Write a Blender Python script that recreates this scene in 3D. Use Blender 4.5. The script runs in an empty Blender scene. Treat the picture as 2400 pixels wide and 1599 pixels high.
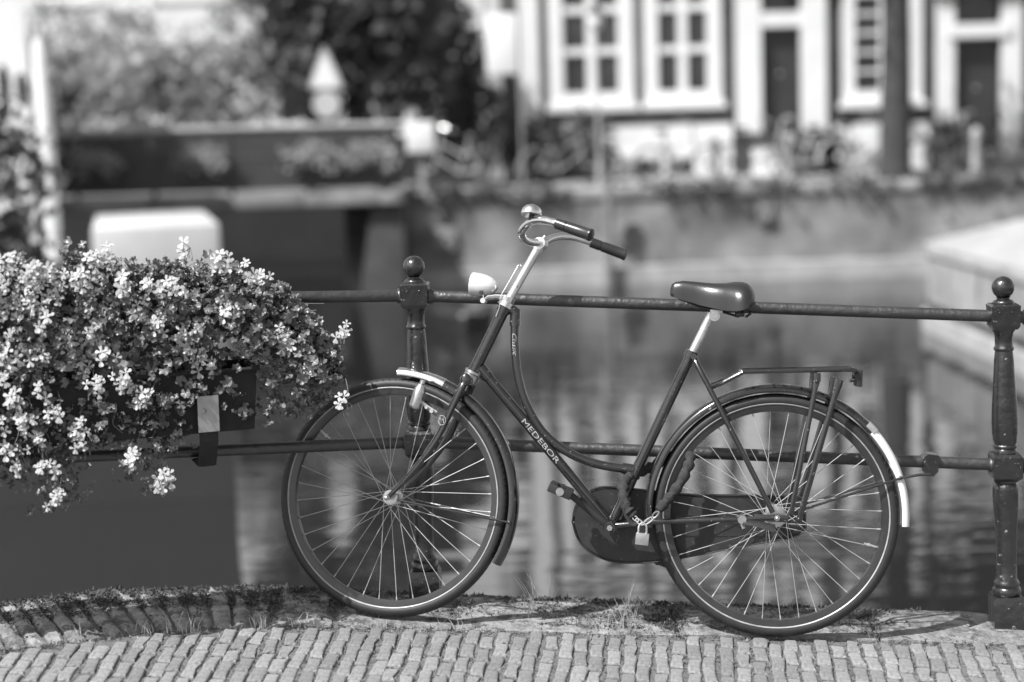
import bpy, bmesh, math, random
from math import sin, cos, pi, radians, sqrt, atan2
from mathutils import Vector, Matrix
import numpy as np
random.seed(7); rng = np.random.default_rng(7)
scene = bpy.context.scene
COL = scene.collection

# ------------------------------------------------------------------ camera
cam_d = bpy.data.cameras.new('camera'); cam = bpy.data.objects.new('camera', cam_d); COL.objects.link(cam)
PITCH, ROLL = radians(7.14), radians(1.7)
cam_d.sensor_width = 36.0; cam_d.lens = 61.5
cam.matrix_world = Matrix.Translation((0, 0, 1.45)) @ Matrix.Rotation(radians(90) - PITCH, 4, 'X') @ Matrix.Rotation(-ROLL, 4, 'Z')
cam_d.clip_start = 0.1; cam_d.clip_end = 500
cam_d.dof.use_dof = True; cam_d.dof.focus_distance = 5.0; cam_d.dof.aperture_fstop = 1.28
scene.camera = cam

# ------------------------------------------------------------------ light
TOSUN = Vector((-0.50, -0.36, 0.79)).normalized()
world = bpy.data.worlds.new('World'); scene.world = world; world.use_nodes = True
wn = world.node_tree.nodes; wl = world.node_tree.links
bg = wn['Background']; sky = wn.new('ShaderNodeTexSky'); sky.sky_type = 'NISHITA'; sky.sun_disc = False
sky.sun_elevation = math.asin(TOSUN.z); sky.sun_rotation = atan2(TOSUN.x, TOSUN.y)
sky.air_density = 1.0; sky.dust_density = 2.0
grey = wn.new('ShaderNodeRGBToBW')                       # black-and-white photograph
wl.new(sky.outputs[0], grey.inputs[0]); wl.new(grey.outputs[0], bg.inputs['Color']); bg.inputs['Strength'].default_value = 0.15
sun_d = bpy.data.lights.new('sun', 'SUN'); sun = bpy.data.objects.new('sun', sun_d); COL.objects.link(sun)
sun_d.energy = 5.0; sun_d.angle = radians(0.5); sun_d.color = (1, 1, 1)
sun.rotation_euler = TOSUN.to_track_quat('Z', 'Y').to_euler()
vs = scene.view_settings; vs.view_transform = 'Standard'; vs.look = 'None'; vs.gamma = 1.0; vs.exposure = 0.40; vs.use_curve_mapping = False
scene.render.engine = 'CYCLES'; scene.cycles.use_denoising = True
scene.cycles.max_bounces = 8; scene.cycles.caustics_reflective = False; scene.cycles.caustics_refractive = False

# ------------------------------------------------------------------ materials
MATS = {}
def mat(name, col=0.5, rough=0.6, metal=0.0, var=0.0, vscale=8.0, rnd=0.0, bump=0.0, bscale=40.0, chips=None, spec=0.5, coat=0.0, stretch=None, trans=0.0):
    """grey principled material; var = noise contrast, rnd = per-object variation, chips=(amount,colour,scale)"""
    m = bpy.data.materials.new(name); m.use_nodes = True; MATS[name] = m
    n, l = m.node_tree.nodes, m.node_tree.links
    b = n['Principled BSDF']
    b.inputs['Roughness'].default_value = rough; b.inputs['Metallic'].default_value = metal
    b.inputs['Specular IOR Level'].default_value = spec; b.inputs['Coat Weight'].default_value = coat; b.inputs['Coat Roughness'].default_value = 0.08
    tc = n.new('ShaderNodeTexCoord'); co = tc.outputs['Object']
    if stretch:
        mp = n.new('ShaderNodeMapping'); mp.inputs['Scale'].default_value = stretch; l.new(co, mp.inputs[0]); co = mp.outputs[0]
    val = None
    if var > 0:
        t = n.new('ShaderNodeTexNoise'); t.inputs['Scale'].default_value = vscale; t.inputs['Detail'].default_value = 6; t.inputs['Roughness'].default_value = 0.65
        l.new(co, t.inputs['Vector'])
        mr = n.new('ShaderNodeMapRange'); mr.inputs[1].default_value = 0.3; mr.inputs[2].default_value = 0.7
        mr.inputs[3].default_value = col * (1 - var); mr.inputs[4].default_value = col * (1 + var); l.new(t.outputs['Fac'], mr.inputs[0]); val = mr.outputs[0]
    if rnd > 0:
        oi = n.new('ShaderNodeObjectInfo'); m2 = n.new('ShaderNodeMapRange'); m2.inputs[3].default_value = 1 - rnd; m2.inputs[4].default_value = 1 + rnd
        l.new(oi.outputs['Random'], m2.inputs[0]); mu = n.new('ShaderNodeMath'); mu.operation = 'MULTIPLY'; l.new(m2.outputs[0], mu.inputs[0])
        if val: l.new(val, mu.inputs[1])
        else: mu.inputs[1].default_value = col
        val = mu.outputs[0]
    if chips:
        t2 = n.new('ShaderNodeTexNoise'); t2.inputs['Scale'].default_value = chips[2]; t2.inputs['Detail'].default_value = 8; t2.inputs['Roughness'].default_value = 0.7
        l.new(co, t2.inputs['Vector'])
        cr = n.new('ShaderNodeMapRange'); cr.inputs[1].default_value = 1 - chips[0]; cr.inputs[2].default_value = 1 - chips[0] + 0.04; cr.clamp = True; l.new(t2.outputs['Fac'], cr.inputs[0])
        mx = n.new('ShaderNodeMix'); l.new(cr.outputs[0], mx.inputs[0]); mx.inputs[3].default_value = chips[1]
        if val: l.new(val, mx.inputs[2])
        else: mx.inputs[2].default_value = col
        val = mx.outputs[0]
    if val: l.new(val, b.inputs['Base Color'])
    else: b.inputs['Base Color'].default_value = (col, col, col, 1)
    if bump > 0:
        t3 = n.new('ShaderNodeTexNoise'); t3.inputs['Scale'].default_value = bscale; t3.inputs['Detail'].default_value = 5; l.new(co, t3.inputs['Vector'])
        bp = n.new('ShaderNodeBump'); bp.inputs['Strength'].default_value = bump; bp.inputs['Distance'].default_value = 0.01
        l.new(t3.outputs['Fac'], bp.inputs['Height']); l.new(bp.outputs[0], b.inputs['Normal'])
    if trans > 0:
        tr = n.new('ShaderNodeBsdfTranslucent'); ms = n.new('ShaderNodeMixShader'); ms.inputs[0].default_value = trans
        if val: l.new(val, tr.inputs[0])
        else: tr.inputs[0].default_value = (col, col, col, 1)
        l.new(b.outputs[0], ms.inputs[1]); l.new(tr.outputs[0], ms.inputs[2]); l.new(ms.outputs[0], n['Material Output'].inputs[0])
    return m

mat('frame_paint', 0.015, 0.2, var=0.25, vscale=30, chips=(0.365, 0.3, 110), bump=0.04, bscale=120, spec=0.5, coat=1.0)
mat('black_plain', 0.025, 0.35, var=0.2, vscale=25)
mat('guard_paint', 0.015, 0.2, var=0.2, vscale=20, chips=(0.36, 0.3, 90), spec=0.5, coat=1.0)
mat('case_black', 0.02, 0.5, var=0.4, vscale=25, chips=(0.37, 0.18, 110))
mat('rubber', 0.02, 0.55, var=0.25, vscale=40)
mat('grip_rubber', 0.026, 0.3, var=0.15, vscale=40)
mat('saddle_vinyl', 0.022, 0.28, var=0.1, vscale=15, bump=0.05, bscale=300, spec=0.6)
mat('chrome', 0.88, 0.2, 1.0, var=0.12, vscale=20, chips=(0.33, 0.25, 70))
mat('worn_chrome', 0.82, 0.36, 1.0, var=0.2, vscale=30, chips=(0.38, 0.22, 60), bump=0.1, bscale=80)
mat('steel', 0.55, 0.35, 1.0, var=0.2, vscale=40)
mat('spoke_steel', 0.42, 0.5, 0.3)
mat('rim_black', 0.024, 0.3, var=0.3, vscale=30, coat=0.4)
mat('rim_edge', 0.33, 0.4, 0.1, var=0.25, vscale=25)
mat('white_paint', 0.8, 0.35, var=0.06, vscale=30, chips=(0.30, 0.4, 60))
mat('lettering', 0.42, 0.5, var=0.2, vscale=200, chips=(0.47, 0.05, 260))
mat('lamp_white', 0.85, 0.18, 0.35, var=0.05, vscale=20, coat=0.5)
mat('glass_clear', 0.6, 0.05, 0.0)
mat('cloth_black', 0.03, 0.9, var=0.4, vscale=60, bump=0.4, bscale=90)
mat('iron_black', 0.015, 0.3, var=0.4, vscale=20, chips=(0.37, 0.32, 60), bump=0.4, bscale=45, spec=0.6, coat=0.6)
mat('rail_black', 0.026, 0.42, var=0.4, vscale=25, chips=(0.345, 0.2, 70), bump=0.35, bscale=60, spec=1.0)
mat('brick_pave', 0.225, 0.85, var=0.3, vscale=40, rnd=0.2, bump=0.6, bscale=110, chips=(0.37, 0.12, 45))
mat('joint_sand', 0.13, 0.95, var=0.6, vscale=60, bump=0.6, bscale=150)
mat('kerb_stone', 0.215, 0.9, var=0.55, vscale=22, rnd=0.12, bump=0.8, bscale=70, chips=(0.47, 0.085, 14))
mat('moss', 0.085, 0.95, var=0.6, vscale=30, bump=0.3, bscale=120)
mat('dry_grass', 0.4, 0.8, var=0.3, vscale=10, trans=0.3)
mat('planter_black', 0.018, 0.8, var=0.4, vscale=20, chips=(0.31, 0.1, 40))
mat('soil', 0.05, 0.95, var=0.4, vscale=30)
mat('padlock_steel', 0.36, 0.4, 0.6, var=0.2, vscale=60)
mat('zinc', 0.42, 0.45, 0.5, var=0.15, vscale=25)
mat('leaf', 0.19, 0.33, var=0.25, vscale=30, rnd=0.5, trans=0.3)
mat('leaf_mass', 0.18, 0.33, var=0.6, vscale=40, trans=0.3)
mat('stem', 0.2, 0.6, trans=0.15)
mat('petal', 0.60, 0.55, var=0.12, vscale=80, rnd=0.1, trans=0.35)
mat('bud', 0.5, 0.6)
# far things
mat('white_wood', 0.8, 0.5, var=0.06, vscale=2)
mat('white_stucco', 0.74, 0.8, var=0.12, vscale=1.2)
mat('pale_stucco', 0.62, 0.85, var=0.15, vscale=0.8)
mat('pole_wood', 0.16, 0.9, var=0.3, vscale=6)
mat('sign_grey', 0.5, 0.5, var=0.1, vscale=6)
mat('jetty_stone', 0.3, 0.9, var=0.5, vscale=3.0, stretch=(1, 1, .35), bump=.4, bscale=8, chips=(0.42, 0.16, 2.2))
mat('jetty_top', 0.38, 0.9, var=0.3, vscale=2.5, bump=.3, bscale=9)
mat('stone_pale', 0.27, 0.85, var=0.4, vscale=2.5, rnd=0.25)
mat('door_dark', 0.045, 0.35, var=0.1, vscale=3)
mat('pane_dark', 0.04, 0.06, spec=0.6, var=0.4, vscale=0.9)
mat('curtain', 0.6, 0.9, var=0.2, vscale=4)
mat('trunk', 0.045, 0.9, var=0.4, vscale=6, bump=0.5, bscale=12)
mat('tree_leaf_shaded', 0.10, 0.7, var=0.7, vscale=0.8, trans=0.3)  # shade of the tree crowns is put into this leaf colour
mat('tree_leaf_lit', 0.42, 0.6, var=0.5, vscale=0.8, trans=0.35)  # sunlight on the foliage is put into this lighter leaf colour
mat('hedge_leaf', 0.11, 0.6, var=0.6, vscale=1.2, trans=0.25)
mat('far_black', 0.05, 0.4, var=0.2, vscale=3)
mat('far_grey', 0.35, 0.5, var=0.2, vscale=3)
mat('sign_white', 0.8, 0.4)
mat('sign_border', 0.5, 0.4)
mat('street_brick', 0.27, 0.9, var=0.35, vscale=2.0, bump=0.2, bscale=10)
mat('hull_white', 0.6, 0.4, var=0.12, vscale=1.0)
mat('hull_grey', 0.34, 0.6, var=0.3, vscale=0.9)
mat('hull_dark', 0.024, 0.5, var=0.2, vscale=2)
mat('deck_pale', 0.4, 0.7, var=0.15, vscale=1.5)
mat('opening_shade', 0.02, 0.9, var=0.3, vscale=1)  # near-black that stands for the shade under the far bridge

def brick_mat(name, c1, c2, mortar, scale=1.0, stain=0.35):
    m = bpy.data.materials.new(name); m.use_nodes = True; MATS[name] = m
    n, l = m.node_tree.nodes, m.node_tree.links; b = n['Principled BSDF']; b.inputs['Roughness'].default_value = 0.9
    tc = n.new('ShaderNodeTexCoord'); sx = n.new('ShaderNodeSeparateXYZ'); l.new(tc.outputs['Object'], sx.inputs[0])
    ad = n.new('ShaderNodeMath'); ad.operation = 'ADD'; l.new(sx.outputs[0], ad.inputs[0]); l.new(sx.outputs[1], ad.inputs[1])
    cx = n.new('ShaderNodeCombineXYZ'); l.new(ad.outputs[0], cx.inputs[0]); l.new(sx.outputs[2], cx.inputs[1])
    br = n.new('ShaderNodeTexBrick'); br.inputs['Scale'].default_value = scale; br.inputs['Brick Width'].default_value = 0.22; br.inputs['Row Height'].default_value = 0.065; br.inputs['Mortar Size'].default_value = 0.006
    br.inputs['Color1'].default_value = (c1,) * 3 + (1,); br.inputs['Color2'].default_value = (c2,) * 3 + (1,); br.inputs['Mortar'].default_value = (mortar,) * 3 + (1,)
    l.new(cx.outputs[0], br.inputs['Vector'])
    t = n.new('ShaderNodeTexNoise'); t.inputs['Scale'].default_value = 0.9; t.inputs['Detail'].default_value = 5; l.new(tc.outputs['Object'], t.inputs['Vector'])
    mr = n.new('ShaderNodeMapRange'); mr.inputs[1].default_value = 0.3; mr.inputs[2].default_value = 0.7; mr.inputs[3].default_value = 1 - stain; mr.inputs[4].default_value = 1 + stain; l.new(t.outputs['Fac'], mr.inputs[0])
    vm = n.new('ShaderNodeVectorMath'); vm.operation = 'SCALE'; l.new(br.outputs['Color'], vm.inputs[0]); l.new(mr.outputs[0], vm.inputs['Scale']); l.new(vm.outputs[0], b.inputs['Base Color'])
    return m
brick_mat('brick_house', 0.08, 0.12, 0.15)
brick_mat('brick_dark', 0.045, 0.07, 0.1)
brick_mat('brick_quay', 0.17, 0.23, 0.25, stain=0.7)
brick_mat('brick_bridge', 0.16, 0.2, 0.22, stain=0.4)

wm = bpy.data.materials.new('canal_water'); wm.use_nodes = True; MATS['canal_water'] = wm
n, l = wm.node_tree.nodes, wm.node_tree.links; b = n['Principled BSDF']
b.inputs['Base Color'].default_value = (0.018,) * 3 + (1,); b.inputs['Roughness'].default_value = 0.03; b.inputs['IOR'].default_value = 2.1; b.inputs['Specular IOR Level'].default_value = 0.9
tc = n.new('ShaderNodeTexCoord'); mp = n.new('ShaderNodeMapping'); mp.inputs['Scale'].default_value = (0.3, 1.7, 1); l.new(tc.outputs['Object'], mp.inputs[0])
t = n.new('ShaderNodeTexNoise'); t.inputs['Scale'].default_value = 1.1; t.inputs['Detail'].default_value = 3; l.new(mp.outputs[0], t.inputs['Vector'])
mp2 = n.new('ShaderNodeMapping'); mp2.inputs['Scale'].default_value = (0.5, 1.5, 1); l.new(tc.outputs['Object'], mp2.inputs[0])
t2 = n.new('ShaderNodeTexNoise'); t2.inputs['Scale'].default_value = 3.2; t2.inputs['Detail'].default_value = 2; l.new(mp2.outputs[0], t2.inputs['Vector'])
t3 = n.new('ShaderNodeTexNoise'); t3.inputs['Scale'].default_value = 0.22; t3.inputs['Detail'].default_value = 2; l.new(tc.outputs['Object'], t3.inputs['Vector'])
mk = n.new('ShaderNodeMapRange'); mk.inputs[1].default_value = 0.45; mk.inputs[2].default_value = 0.6; mk.inputs[4].default_value = 1.0; l.new(t3.outputs['Fac'], mk.inputs[0])
mu = n.new('ShaderNodeMath'); mu.operation = 'MULTIPLY_ADD'; l.new(t2.outputs['Fac'], mu.inputs[0]); l.new(mk.outputs[0], mu.inputs[1]); l.new(t.outputs['Fac'], mu.inputs[2])
bp = n.new('ShaderNodeBump'); bp.inputs['Strength'].default_value = 0.2; bp.inputs['Distance'].default_value = 0.05; l.new(mu.outputs[0], bp.inputs['Height']); l.new(bp.outputs[0], b.inputs['Normal'])

# ------------------------------------------------------------------ mesh helpers
class MB:
    def __init__(s): s.v = []; s.f = []
    def add(s, vs, fs, M=None):
        o = len(s.v)
        if M is not None: vs = [tuple(M @ Vector(v)) for v in vs]
        s.v += [tuple(v) for v in vs]; s.f += [tuple(i + o for i in f) for f in fs]; return s
    def box(s, lo, hi, M=None):
        x0, y0, z0 = lo; x1, y1, z1 = hi
        return s.add([(x0,y0,z0),(x1,y0,z0),(x1,y1,z0),(x0,y1,z0),(x0,y0,z1),(x1,y0,z1),(x1,y1,z1),(x0,y1,z1)],
                     [(0,3,2,1),(4,5,6,7),(0,1,5,4),(1,2,6,5),(2,3,7,6),(3,0,4,7)], M)
    def cbox(s, c, h, M=None, bev=0.0):
        if bev <= 0: return s.box((c[0]-h[0],c[1]-h[1],c[2]-h[2]), (c[0]+h[0],c[1]+h[1],c[2]+h[2]), M)
        bm = bmesh.new(); bmesh.ops.create_cube(bm, size=2)
        for v in bm.verts: v.co = Vector((v.co.x*h[0]+c[0], v.co.y*h[1]+c[1], v.co.z*h[2]+c[2]))
        bmesh.ops.bevel(bm, geom=bm.edges[:], offset=bev, segments=2, profile=0.6, affect='EDGES')
        bm.verts.index_update(); s.add([v.co[:] for v in bm.verts], [[v.index for v in f.verts] for f in bm.faces], M); bm.free(); return s
    def tube(s, pts, r, n=10, caps=True, closed=False, flat=None):
        pts = [Vector(p) for p in pts]; N = len(pts); rs = r if isinstance(r, (list, tuple)) else [r]*N
        tang = []
        for i in range(N):
            a = pts[(i-1) % N] if (closed or i > 0) else pts[i]; c = pts[(i+1) % N] if (closed or i < N-1) else pts[i]
            d = c - a; tang.append(d.normalized() if d.length > 1e-9 else Vector((0,0,1)))
        u = tang[0].orthogonal().normalized()
        if flat is not None: u = (Vector(flat) - tang[0]*Vector(flat).dot(tang[0])).normalized()
        o = len(s.v)
        for i in range(N):
            if i: u = (u - tang[i]*u.dot(tang[i])); u.normalize()
            w = tang[i].cross(u); R = rs[i]; ra, rb = R if isinstance(R, (tuple, list)) else (R, R)
            for k in range(n):
                a = 2*pi*k/n; s.v.append(tuple(pts[i] + u*(cos(a)*ra) + w*(sin(a)*rb)))
        M_ = N if closed else N-1
        for i in range(M_):
            j = (i+1) % N
            for k in range(n): s.f.append((o+i*n+k, o+i*n+(k+1)%n, o+j*n+(k+1)%n, o+j*n+k))
        if caps and not closed:
            s.f.append(tuple(o+k for k in reversed(range(n)))); s.f.append(tuple(o+(N-1)*n+k for k in range(n)))
        return s
    def lathe(s, prof, n=20, M=None, sq=False):
        vs = []; fs = []
        if sq: n = 4
        for (r, z) in prof:
            for k in range(n):
                a = 2*pi*(k+(0.5 if sq else 0))/n; q = r*(sqrt(2) if sq else 1); vs.append((q*cos(a), q*sin(a), z))
        for i in range(len(prof)-1):
            for k in range(n): fs.append((i*n+k, i*n+(k+1)%n, (i+1)*n+(k+1)%n, (i+1)*n+k))
        fs.append(tuple(reversed(range(n)))); fs.append(tuple((len(prof)-1)*n+k for k in range(n)))
        return s.add(vs, fs, M)
    def ring(s, R, prof, n=64, a0=0.0, a1=2*pi, M=None):
        """sweep an (outward, sideways) profile round the Y axis; angles from +X towards +Z"""
        full = abs(a1-a0-2*pi) < 1e-6; m = len(prof); cnt = n if full else n+1; vs = []; fs = []
        for i in range(cnt):
            a = a0+(a1-a0)*i/n
            for (dr, dy) in prof: vs.append(((R+dr)*cos(a), dy, (R+dr)*sin(a)))
        for i in range(n):
            j = (i+1) % cnt
            for k in range(m): fs.append((i*m+k, j*m+k, j*m+(k+1)%m, i*m+(k+1)%m))
        if not full: fs.append(tuple(range(m))); fs.append(tuple((cnt-1)*m+k for k in reversed(range(m))))
        return s.add(vs, fs, M)
    def prism(s, poly, y0, y1, M=None):
        """polygon in x,z extruded in y"""
        m = len(poly); vs = [(x, y0, z) for x, z in poly]+[(x, y1, z) for x, z in poly]
        fs = [tuple(range(m)), tuple(m+k for k in reversed(range(m)))]+[(k, m+k, m+(k+1)%m, (k+1)%m) for k in range(m)]
        return s.add(vs, fs, M)
    def slab(s, poly, z0, z1):
        """polygon in x,y (each may carry its own z offset by callable z0/z1)"""
        m = len(poly); g0 = z0 if callable(z0) else (lambda x, y: z0); g1 = z1 if callable(z1) else (lambda x, y: z1)
        vs = [(x, y, g0(x, y)) for x, y in poly]+[(x, y, g1(x, y)) for x, y in poly]
        return s.add(vs, [tuple(reversed(range(m))), tuple(m+k for k in range(m))]+[(k, (k+1)%m, m+(k+1)%m, m+k) for k in range(m)])
    def ball(s, c, r, n=16, m=10):
        rr = r if isinstance(r, (tuple, list)) else (r, r, r); vs = []; fs = []
        for i in range(1, m):
            th = pi*i/m
            for k in range(n): vs.append((c[0]+rr[0]*sin(th)*cos(2*pi*k/n), c[1]+rr[1]*sin(th)*sin(2*pi*k/n), c[2]+rr[2]*cos(th)))
        a = len(vs); vs += [(c[0], c[1], c[2]+rr[2]), (c[0], c[1], c[2]-rr[2])]
        for i in range(m-2):
            for k in range(n): fs.append((i*n+k, (i+1)*n+k, (i+1)*n+(k+1)%n, i*n+(k+1)%n))
        for k in range(n): fs.append((a, k, (k+1)%n)); fs.append((a+1, (m-2)*n+(k+1)%n, (m-2)*n+k))
        return s.add(vs, fs)
    def mesh(s, name, material, smooth=True, angle=35, fix=True):
        me = bpy.data.meshes.new(name); me.from_pydata(s.v, [], s.f)
        if fix:
            bm = bmesh.new(); bm.from_mesh(me); bmesh.ops.recalc_face_normals(bm, faces=bm.faces[:]); bm.to_mesh(me); bm.free()
        if smooth:
            me.shade_smooth(); me.set_sharp_from_angle(angle=radians(angle))
        me.materials.append(MATS[material]); return me
    def build(s, name, material, parent=None, smooth=True, angle=35, M=None, fix=True, **props):
        return link(name, s.mesh(name, material, smooth, angle, fix), parent, M, **props)
def link(name, me, parent=None, M=None, **props):
    o = bpy.data.objects.new(name, me); COL.objects.link(o)
    if parent is not None: o.parent = parent
    if M is not None: o.matrix_local = M
    for k, v in props.items(): o[k] = v
    return o
def empty(name, M, label, category, group=None):
    o = bpy.data.objects.new(name, None); COL.objects.link(o); o.empty_display_size = 0.1
    o.matrix_world = M if isinstance(M, Matrix) else Matrix.Translation(M)
    tag(o, label, category, group); return o
def tag(o, label, category, group=None):
    o['label'] = label; o['category'] = category
    if group: o['group'] = group
    return o
def structure(o): o['kind'] = 'structure'; return o
def stuff(o, label, category):
    o['kind'] = 'stuff'; o['label'] = label; o['category'] = category; return o
def smooth_path(pts, k=6):
    """Catmull-Rom through pts"""
    P = [Vector(p) for p in pts]; P = [P[0]*2-P[1]]+P+[P[-1]*2-P[-2]]; out = []
    for i in range(1, len(P)-2):
        for j in range(k):
            t = j/k; a, b_, c, d = P[i-1], P[i], P[i+1], P[i+2]
            out.append(0.5*((2*b_)+(c-a)*t+(2*a-5*b_+4*c-d)*t*t+(3*b_-a-3*c+d)*t**3))
    out.append(P[-2]); return out

# ================================================================== SETTING
WATER = -1.36
def zdeck(x, y): return -0.0398+0.0562*(-(x-0.7185)*0.9952+(y-4.8816)*0.0978)

w = MB(); w.add([(-90,-30,WATER),(90,-30,WATER),(90,110,WATER),(-90,110,WATER)], [(0,1,2,3)])
structure(w.build('water', 'canal_water', smooth=False))

# kerb lines of the near bridge (plan, metres)
FRONT = [(3.6,4.90),(2.5,4.885),(1.38,4.886),(0.55,4.892),(-0.25,4.899),(-0.72,4.894),(-1.06,4.79),(-1.41,4.599),(-2.0,4.25),(-2.6,3.9)]
BACK  = [(3.6,5.17),(2.5,5.19),(1.41,5.213),(0.55,5.225),(-0.25,5.262),(-0.75,5.297),(-1.25,5.216),(-1.62,4.985),(-2.2,4.62),(-2.8,4.25)]
# bridge body under paving
bd = MB(); poly = [(3.6,-3.0),(3.6,5.165)]+BACK[1:]+[(-2.8,-3.0)]
bd.slab([(x, y-0.01) for x, y in poly], -2.2, lambda x, y: zdeck(x, y)-0.07)
structure(bd.build('bridge_deck', 'brick_bridge', smooth=False))
bed = MB(); bed.slab([(3.6,-3.0),(3.6,4.905)]+FRONT[1:]+[(-2.6,-3.0)], lambda x, y: zdeck(x, y)-0.06, lambda x, y: zdeck(x, y)-0.0115)
pavement = structure(bed.build('pavement', 'joint_sand', smooth=False))

# kerb stones, each its own piece
def seg_pt(line, q):
    i = min(int(q), len(line)-2); f = q-i; return (line[i][0]*(1-f)+line[i+1][0]*f, line[i][1]*(1-f)+line[i+1][1]*f)
kerb = MB(); kerb.slab([(x, y+0.02) for x, y in FRONT]+[(x, y-0.02) for x, y in reversed(BACK)], lambda x, y: zdeck(x, y)-0.068, lambda x, y: zdeck(x, y)-0.012)
kerb = structure(kerb.build('kerb', 'joint_sand', smooth=False))
cuts = [0, 1.0, 1.72, 2.42, 3.12, 3.93, 4.62, 5.0]+[5.0+k*.148 for k in range(1, 7)]+[6.0+k*.133 for k in range(0, 8)]+[7.0+k*.077 for k in range(0, 13)]+[8.0+k*.1 for k in range(0, 11)]
for i in range(len(cuts)-1):
    sett = cuts[i] >= 4.99; gp = .012 if sett else .008; q0, q1 = cuts[i]+gp, cuts[i+1]-gp; bm = bmesh.new(); nn, mm = (4, 6) if sett else (8, 5); grid = []
    lift = random.uniform(-0.004, 0.003)
    for a in range(nn+1):
        row = []
        for c in range(mm+1):
            q = q0+(q1-q0)*a/nn; f = seg_pt(FRONT, q); bk = seg_pt(BACK, q); t = c/mm
            x = f[0]*(1-t)+bk[0]*t; y = f[1]*(1-t)+bk[1]*t
            edge = (0.012 if (a in (0, nn) or c in (0, mm)) else 0.0)+(.012 if sett and c == 0 else 0)
            row.append(bm.verts.new((x, y, zdeck(x, y)+lift-edge*random.uniform(0.3, 1.0)+random.uniform(-0.003, 0.003))))
        grid.append(row)
    for a in range(nn):
        for c in range(mm): bm.faces.new((grid[a][c], grid[a+1][c], grid[a+1][c+1], grid[a][c+1]))
    rim = [grid[a][0] for a in range(nn+1)]+[grid[nn][c] for c in range(1, mm+1)]+[grid[a][mm] for a in range(nn-1, -1, -1)]+[grid[0][c] for c in range(mm-1, 0, -1)]
    low = [bm.verts.new((v.co.x, v.co.y, zdeck(v.co.x, v.co.y)-0.07)) for v in rim]
    for k in range(len(rim)): bm.faces.new((rim[k], low[k], low[(k+1)%len(rim)], rim[(k+1)%len(rim)]))
    bmesh.ops.recalc_face_normals(bm, faces=bm.faces[:])
    me = bpy.data.meshes.new('kerb_stone'); bm.to_mesh(me); bm.free(); me.shade_smooth(); me.set_sharp_from_angle(angle=radians(40)); me.materials.append(MATS['kerb_stone'])
    link('kerb_stone', me, kerb)

# paving bricks: columns run away from the camera towards the kerb
BL, BWD, PL, PW, BH = 0.114, 0.0368, 0.1225, 0.0448, 0.05
variants = []
for k in range(16):
    bm = bmesh.new(); bmesh.ops.create_cube(bm, size=1)
    for v in bm.verts: v.co = Vector((v.co.x*BWD*random.uniform(0.95, 1.04), v.co.y*BL*random.uniform(0.95, 1.03), v.co.z*BH))
    bmesh.ops.subdivide_edges(bm, edges=[e for e in bm.edges if abs(e.verts[0].co.y-e.verts[1].co.y) > 0.05], cuts=2)
    for v in bm.verts:
        if v.co.z > 0: v.co += Vector((random.uniform(-.0030, .0024), random.uniform(-.006, .005), random.uniform(-.0025, .001)))
    top = [e for e in bm.edges if e.verts[0].co.z > 0 and e.verts[1].co.z > 0 and len([f for f in e.link_faces if f.normal.z > 0.8]) == 1]
    bmesh.ops.bevel(bm, geom=top, offset=0.0065, segments=3, profile=0.5, affect='EDGES')
    me = bpy.data.meshes.new('brick'); bm.to_mesh(me); bm.free(); me.shade_smooth(); me.set_sharp_from_angle(angle=radians(50)); me.materials.append(MATS['brick_pave']); variants.append(me)
def front_y(x):
    for (x0, y0), (x1, y1) in zip(FRONT, FRONT[1:]):
        if x1 <= x <= x0: f = (x-x0)/(x1-x0); return y0*(1-f)+y1*f
    return -9
spots = []
def fan(x): return radians(float(np.interp(x, [-1.6, -1.3, -.3, .5, 1.3, 2.2], [-4, -2.6, 4.2, 6.3, 8.4, 9.5])))
slope = Matrix.Rotation(atan2(0.056, 1)*1.0, 3, 'Y')
for i in range(-67, 72):
    off = (i % 2)*PL*0.5+random.uniform(-.02, .02); xi = 0.2+i*PW+random.uniform(-.002, .002); th = fan(xi); ca, sa = cos(th), sin(th); wv_ = random.uniform(0, 6.28)
    for j in range(-14, 10):
        v = j*PL+off; x, y = xi+v*sa+.0028*sin(v*9+wv_), 4.6+v*ca
        fy = front_y(x); half = 1.0
        if y > fy-0.02: continue
        if y+BL*0.5 > fy-0.006:
            half = (fy-0.008-(y-BL*0.5))/BL
            if half < 0.3: continue
            yy = -BL*0.5*(1-half); x += yy*sa; y += yy*ca
        if random.random() < 0.12 and half == 1.0: half = random.uniform(.86, .96)
        spots.append((x, y, half))
spots.sort(key=lambda s: (abs(s[0]) > 1.5)*3+abs(s[1]-4.72)+0.02*abs(s[0]))
def brick_M(x, y, half):
    z = zdeck(x, y)-0.004-BH/2+random.uniform(-.0025, .002)
    R = slope.to_4x4() @ Matrix.Rotation(-fan(x)+random.uniform(-.045, .045), 4, 'Z') @ Matrix.Rotation(random.uniform(-.02, .02), 4, 'X') @ Matrix.Rotation(random.uniform(-.02, .02), 4, 'Y')
    return Matrix.Translation((x, y, z)) @ R @ Matrix.Diagonal((1, half, 1, 1))
for (x, y, half) in spots[:300]:
    link('brick', random.choice(variants), pavement, brick_M(x, y, half))
rest = MB()
vdat = [([v.co[:] for v in m.vertices], [tuple(p.vertices) for p in m.polygons]) for m in variants]
for (x, y, half) in spots[300:]:
    vv, ff = random.choice(vdat); rest.add(vv, ff, brick_M(x, y, half))
o = rest.build('brick_field', 'brick_pave', pavement, fix=False); o['kind'] = 'stuff'

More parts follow.
